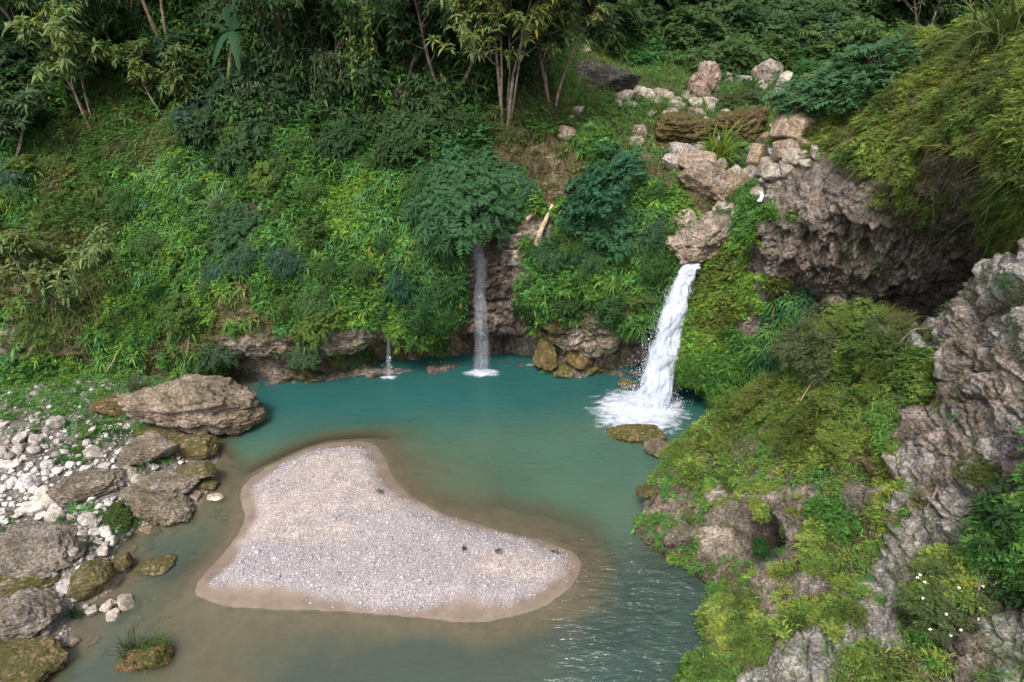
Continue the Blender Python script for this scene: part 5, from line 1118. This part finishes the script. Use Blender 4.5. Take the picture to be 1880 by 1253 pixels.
# banana plant
def banana():
    G = surf(418, 168)[0]; base = at(420, 150, Y=G[1]-.3); tp = empty("banana_plant", base); W = Acc(); t = np.linspace(0, 1, 6)[:, None]
    top = at(428, 58, Y=G[1]-.4)-base; W.add(*tubes(t*top, .11-.05*t[:, 0], (1, 1, 1), 8)); s = W.build("stem", M_WOODT, tp); s.color = (.6, .8, .4, 1)
    for az, el, L, dr in [(3.0, .55, 1.9, .8), (.1, .4, 1.3, .8), (2.75, .25, 1.4, 1.3), (.5, .9, 1.3, .5), (1.3, 1.2, 1.4, .2), (-1.3, .3, 1.7, 1.9), (-2.0, .2, 1.5, 1.8), (2.2, 1.1, 1.2, .4), (-.4, .6, 1.1, .9)]:
        d = np.array([math.cos(az)*math.cos(el), math.sin(az)*math.cos(el)*.8, math.sin(el)]); k = np.linspace(0, 1, 15); c = top+d*(k*L)[:, None]-UP*(dr*L*.55*k**2)[:, None]
        tan = norm(np.gradient(c, axis=0)); sd_ = norm(np.cross(tan, UP)); up = np.cross(sd_, tan); w = .19*np.sin(np.pi*np.clip(k*.9+.1, 0, 1))**.6*(1+.16*rng.normal(0, 1, 15)); w[0] = .02; w[-1] = .01
        V = np.stack([c-sd_*w[:, None]-up*.3*w[:, None], c, c+sd_*w[:, None]-up*.3*w[:, None]], 1).reshape(-1, 3); i = np.arange(14)[:, None]*3
        Q = np.concatenate([i+[0, 1, 4, 3], i+[1, 2, 5, 4]]); T = np.tile([.022, .062, .024], (45, 1))*rng.uniform(.9, 1.3); a = Acc(); a.add(V, Q, T); a.build("leaf", M_LEAF, tp, smooth=True)
    tag(tp, "banana plant with broad arching leaves in the forest edge at the top left", "banana plant")
banana()

# ------------------------------------------------------------------ dead wood
def log(pts, r, label, name="log", col=(1, 1, 1), cat="log"):
    P = np.array([surf(a, b)[0]+np.array([0, -.05, up]) if Y is None else at(a, b, Y=Y) for a, b, Y, up in pts]); P = cr_interp(P[:, None], 14, 0)[:, 0]; o0 = P[0].copy()
    P = P+.03*np.stack([fbm(P*2+k*9, 2, 3) for k in range(3)], -1); rr = r*(1-.5*np.linspace(0, 1, 14)); a = Acc(); a.add(*tubes(P-o0, rr, (1, 1, 1), 8)); o = a.build(name, M_WOODT, smooth=True); o.location = o0.tolist(); o.color = (*col, 1); tag(o, label, cat)
log([(1688,952,None,.1),(1700,925,None,.12),(1718,898,None,.12)], .045, "weathered grey log stub lying in the groove of the near rock", col=(1.1,1,1))
log([(985,455,None,.1),(998,425,None,.25),(1012,385,None,.3)], .13, "pale bleached trunk leaning on the wall right of the thin waterfall", col=(2.0,1.75,1.5))
log([(960,410,None,.2),(985,395,None,.25)], .10, "short bleached trunk piece left of the leaning pale trunk", col=(1.9,1.6,1.4))
log([(1440,790,None,.6),(1500,720,None,.8),(1560,690,None,.5)], .022, "thin bare branch arching over the ridge bushes", "branch", (1.2,1,.9), "branch")
log([(1610,690,None,.4),(1650,650,None,.6),(1690,620,None,.3)], .03, "bare grey branch beside the rock slab of the ridge", "branch", (.8,.75,.7), "branch")
log([(1680,250,None,.4),(1740,190,None,.7),(1800,170,None,.6)], .03, "dry branch sticking out of the right-hand hill's bushes", "branch", (.8,.75,.7), "branch")
log([(1780,1110,None,.15),(1800,1040,None,.25),(1870,990,None,.2)], .025, "dark twig reaching over the near rocks at the right border", "branch", (.5,.45,.4), "branch")
log([(200,690,None,.3),(230,640,None,.4),(262,590,None,.3)], .03, "fallen thin branch leaning on the left wall above the weeds", "branch", (1.,.9,.8), "branch")
log([(28,700,None,.1),(50,660,None,.15),(72,625,None,.1)], .09, "pale root-like rib of stone at the left border of the wall", "root", (1.9,1.6,1.4), "root")
log([(330,700,None,.1),(345,640,None,.15),(352,560,None,.1)], .03, "thin brown stem climbing the left wall", "branch", (.9,.8,.7), "branch")

# mossy islet with grass, bottom left
place_rock("islet", 262, 1205, 80, 50, 71, "mossy clump of earth with grass standing in the shallow water at the bottom left", M_ROCKM, (1.2, .9, .6), .1, .0, depth=.8, cat="islet", sub=5, strata=.03, rough=.15, facets=5)
IS = at(262, 1212, z=.0)
put("grass_clump", 240, 1205, .85, (.10, .14, .07), "grey-green grass growing on the mossy islet, left tuft", P0=IS+np.array([-.22, .05, .12]))
put("weed", 285, 1190, .5, (.09, .18, .035), "bright weed growing on the mossy islet, right tuft", P0=IS+np.array([.22, .12, .16]))
put("grass_clump", 272, 1215, .75, (.12, .15, .08), "grass growing at the front foot of the mossy islet", P0=IS+np.array([.08, -.12, .10]))

# ------------------------------------------------------------------ falling water
def fall_material(name, dens, scale, col=(.62, .66, .74), thin=0., top=1.):
    m, t, b = new_mat(name); L = t.links.new
    uv = N(t, "ShaderNodeAttribute", attribute_name="flow"); al = N(t, "ShaderNodeAttribute", attribute_name="cover")
    mp = N(t, "ShaderNodeMapping"); mp.inputs["Scale"].default_value = scale; L(uv.outputs["Vector"], mp.inputs[0])
    n = N(t, "ShaderNodeTexNoise", Scale=1., Detail=8, Roughness=.68, Distortion=.3); L(mp.outputs[0], n.inputs["Vector"])
    ad = N(t, "ShaderNodeMath", operation='ADD'); L(n.outputs["Fac"], ad.inputs[0]); L(al.outputs["Fac"], ad.inputs[1])
    r = ramp(t, ad.outputs[0], [(.62+thin, 0.), (.62+thin+dens, top)])
    b.inputs["Base Color"].default_value = (*col, 1); b.inputs["Roughness"].default_value = .45; b.inputs["Specular IOR Level"].default_value = .4
    tl = N(t, "ShaderNodeBsdfTranslucent"); tl.inputs[0].default_value = (*col, 1); mx = N(t, "ShaderNodeMixShader", Fac=.35); L(b.outputs[0], mx.inputs[1]); L(tl.outputs[0], mx.inputs[2])
    tr = N(t, "ShaderNodeBsdfTransparent"); m2 = N(t, "ShaderNodeMixShader"); L(r, m2.inputs[0]); L(tr.outputs[0], m2.inputs[1]); L(mx.outputs[0], m2.inputs[2]); L(m2.outputs[0], t.nodes["Material Output"].inputs[0])
    bp = N(t, "ShaderNodeBump", Strength=.6, Distance=.05); L(n.outputs["Fac"], bp.inputs["Height"]); L(bp.outputs[0], b.inputs["Normal"])
    return m
def sheet(name, C, W, nu, nv, mat, parent, bulge, seed, origin, edge=.45, jag=.05, gain=0., drop=None):
    """curved sheet of water down the centre line C with half width W"""
    C = cr_interp(np.asarray(C, float)[:, None], nv, 0)[:, 0]; Wd = cr_interp(np.asarray(W, float)[:, None, None], nv, 0)[:, 0, 0]; u = np.linspace(-1, 1, nu)
    P = C[None]+np.stack([u[:, None]*Wd[None], -bulge*(1-u[:, None]**2)*Wd[None], 0*u[:, None]*Wd[None]], -1)
    s = np.concatenate([[0], np.cumsum(np.linalg.norm(np.diff(C, axis=0), axis=1))])
    P = P+jag*fbm(np.stack([P[..., 0]*3, P[..., 1]*3, P[..., 2]*1.1], -1)+seed, 4, seed)[..., None]*np.array([1, -1.6, 0])
    cov = gain+.42*(1-np.abs(u)**2.5)[:, None]*np.ones(nv)-edge*(np.abs(u)**3)[:, None]*np.ones(nv)
    if drop is not None: cov = cov-drop*(s/s[-1])[None]**1.5
    o = mesh_obj(name, P-origin, grid_q(nu, nv), mat, None, parent, True, {"cover": cov})
    a = o.data.attributes.new("flow", 'FLOAT_VECTOR', 'POINT'); fl = np.stack([u[:, None]*Wd[None]+seed, s[None]+0*u[:, None], 0*P[..., 0]+seed], -1); a.data.foreach_set("vector", fl.astype(np.float32).ravel()); return o
def drops(name, C, spread, n, size, parent, origin, mat, col=(.85, .9, .97)):
    t = rng.random(n); C = cr_interp(np.asarray(C, float)[:, None], 60, 0)[:, 0]; i = np.minimum((t*59).astype(int), 58); f = (t*59-i)[:, None]; p = C[i]*(1-f)+C[i+1]*f
    sp = np.interp(t, np.linspace(0, 1, len(spread)), spread)[:, None]; p = p+rng.normal(0, 1, (n, 3))*sp*np.array([1, .8, .3]); p[:, 2] = np.maximum(p[:, 2], .02)
    s = size*np.exp(rng.normal(0, .45, (n, 1, 1))); O = np.array([[1, 0, 0], [0, 1, 0], [-1, 0, 0], [0, -1, 0], [0, 0, 1.9], [0, 0, -1.9]])*.5
    V = p[:, None]+O[None]*s-origin; q = np.arange(n)[:, None]*6; Q = np.concatenate([q+[0, 1, 4, 4], q+[1, 2, 4, 4], q+[2, 3, 4, 4], q+[3, 0, 4, 4], q+[1, 0, 5, 5], q+[2, 1, 5, 5], q+[3, 2, 5, 5], q+[0, 3, 5, 5]])
    F = Q[:, :3]; me = bpy.data.meshes.new(name); me.vertices.add(n*6); me.vertices.foreach_set("co", V.astype(np.float32).ravel()); me.loops.add(F.size); me.loops.foreach_set("vertex_index", F.astype(np.int32).ravel())
    me.polygons.add(len(F)); me.polygons.foreach_set("loop_start", np.arange(0, F.size, 3, dtype=np.int32)); me.update(calc_edges=True); me.materials.append(mat); o = bpy.data.objects.new(name, me); COL.objects.link(o); o.parent = parent; return o
md, td, bd = new_mat("water_drops"); bd.inputs["Base Color"].default_value = (.66, .70, .78, 1); bd.inputs["Roughness"].default_value = .3
def foam(name, c, R, n, parent, origin, mat, zz=.03, sy=.7, ang=0., nr=60, na=140, streak=.1):
    """foam lying on the pool, thick where the water lands and torn at its rim"""
    r = np.linspace(0, 1, nr)[:, None]; a = np.linspace(0, 2*math.pi, na)[None]; rim = 1+.22*fbm(np.stack([np.cos(a)*1.6, np.sin(a)*1.6, 0*a], -1)+n, 3, n)
    X = r*rim*np.cos(a)*R; Y = r*rim*np.sin(a)*R*sy; ca, sa = math.cos(ang), math.sin(ang); P = np.stack([c[0]+X*ca-Y*sa, c[1]+X*sa+Y*ca, 0*X], -1)
    hgt = (1-r)**1.5; P[..., 2] = zz+hgt*.10*(1+fbm(P*3, 3, n+5))+.03*fbm(P*7, 3, n+6)*(1-r)
    o = mesh_obj(name, P-origin, grid_q(nr, na), mat, None, parent, True, {"cover": (.60-.62*r**1.3+0*a)})
    at2 = o.data.attributes.new("flow", 'FLOAT_VECTOR', 'POINT'); at2.data.foreach_set("vector", P.astype(np.float32).ravel()); return o
M_FALL = fall_material("white_water", .22, (7.5, 1.5, 1)); M_VEIL = fall_material("thin_water", .38, (10., .9, 1), (.60, .62, .70), -.06, .25); M_FOAM = fall_material("foam", .30, (2.2, 4.6, 3))
lip = at(1270, 484, Y=22.25); land = at(1195, 742, z=0.)
tt = np.linspace(0, 1, 9)
C = np.array([lip+(land-lip)*np.array([t**.85*.5+t*.5, t*.55+.45*t, 0])+np.array([0, 0, (land-lip)[2]*t**1.45]) for t in tt]); C[:, 2] = lip[2]+(land[2]-lip[2])*(.35*tt+.65*tt**1.7)
Wf = np.interp(tt, [0, .15, .5, .8, 1], [.32, .42, .62, .84, 1.05])
Cu = np.concatenate([[lip+np.array([.05, .45, .08])], C]); Wu = np.concatenate([[.3], Wf])
wf = empty("waterfall", (land[0], land[1], 0)); org = np.array([land[0], land[1], 0])
sheet("water_sheet", Cu, Wu, 60, 150, M_FALL, wf, .55, 301, org, edge=.40, jag=.12, gain=.07, drop=.10)
sheet("water_sheet", Cu+[.04, .22, 0], Wu*1.1, 50, 120, M_FALL, wf, .5, 322, org, edge=.5, jag=.16, gain=.02, drop=.10)
sheet("water_sheet", Cu+[-.04, -.16, 0], Wu*.85, 50, 120, M_FALL, wf, .5, 343, org, edge=.5, jag=.2, gain=-.08, drop=.16)
drops("spray", Cu, [.06, .13, .24, .36, .5], 15000, .0125, wf, org, md)
drops("splash", [land+UP*.05, land+np.array([-.2, -.3, .5])], [.6, .35], 3000, .014, wf, org, md)
foam("foam", (land[0]-.65, land[1]-.55), 2.2, 7, wf, org, M_FOAM, sy=.85)
foam("foam", (land[0]-.1, land[1]-.35), 1.6, 8, wf, org, M_FOAM, zz=.08, sy=.8)
tag(wf, "broad white waterfall pouring from the pale lip rock into the right of the pool", "waterfall")
def veil(pts, W, label, seed, foamR, mat=M_VEIL, nd=900, gain=.0):
    P = np.array([at(a, b, Y=Y) for a, b, Y in pts]); b = at(pts[-1][0], pts[-1][1], z=0.); P[-1] = b; o = empty("waterfall", b); org = np.array(b)
    sheet("water_sheet", P, W, 30, 110, mat, o, .3, seed, org, edge=.5, jag=.07, gain=gain, drop=.0)
    drops("spray", P[len(P)//2:], [.05, .10, .18], nd, .010, o, org, md)
    if foamR: foam("foam", (b[0], b[1]-.1), foamR, seed, o, org, M_FOAM, sy=.45, zz=.02)
    tag(o, label, "waterfall"); return o
def ys(px, py, off=.12): return (px, py, surf(px, py)[0][1]-off)
s1 = [(868,408),(872,435),(880,470),(884,505),(882,540)]
P_ = [ys(a, b, .12) for a, b in s1]; yl = min(p[2] for p in P_)
P_ = [(a, b, yl+.04*(5-k)*.5) for k, (a, b, _) in enumerate(P_)]+[(884,600,yl-.25),(885,640,yl-.32),(885,684,yl-.36)]
veil(P_, [.22,.32,.36,.32,.36,.42,.48,.54], "thin veil of water sliding down the wet brown rock at the back of the pool", 401, .95, nd=300, gain=.0)
yt = surf(714, 600)[0][1]-.2
veil([(712,585,yt),(713,620,yt-.03),(714,655,yt-.05),(714,692,yt-.05)], [.05,.09,.12,.16], "smallest trickle of water dropping from the mossy wall at the left of the pool", 431, .42, nd=200, gain=-.06)
G = surf(1422, 300)[0]; 
def cascade(p0, p1, w, label, seed):
    Y = min(surf(*p0)[0][1], surf(*p1)[0][1])-.15; a = at(*p0, Y=Y+.1); b = at(*p1, Y=Y-.1); o = empty("cascade", b); sheet("water_sheet", [a+[0, .25, .05], a, (a+b)/2+[0, -.03, 0], b], [w*.8, w, w*1.1, w*1.3], 16, 40, M_FALL, o, .3, seed, np.array(b), edge=.1, jag=.03, gain=.12); tag(o, label, "cascade")
cascade((1416,277), (1424,298), .14, "tiny cascade between the cream and brownish boulders of the upper pile", 451)
cascade((1400,358), (1394,370), .07, "little chute of white water at the top edge of the tufa cliff", 461)
cascade((1298,468), (1288,478), .12, "short run of water reaching the lip beside the pale pitted rock", 471)

# any grown shape that found no place is removed
for lst in KITS.values():
    for fo, st, used in lst:
        if not used[0]:
            for o in (fo, st):
                if o: bpy.data.objects.remove(o)
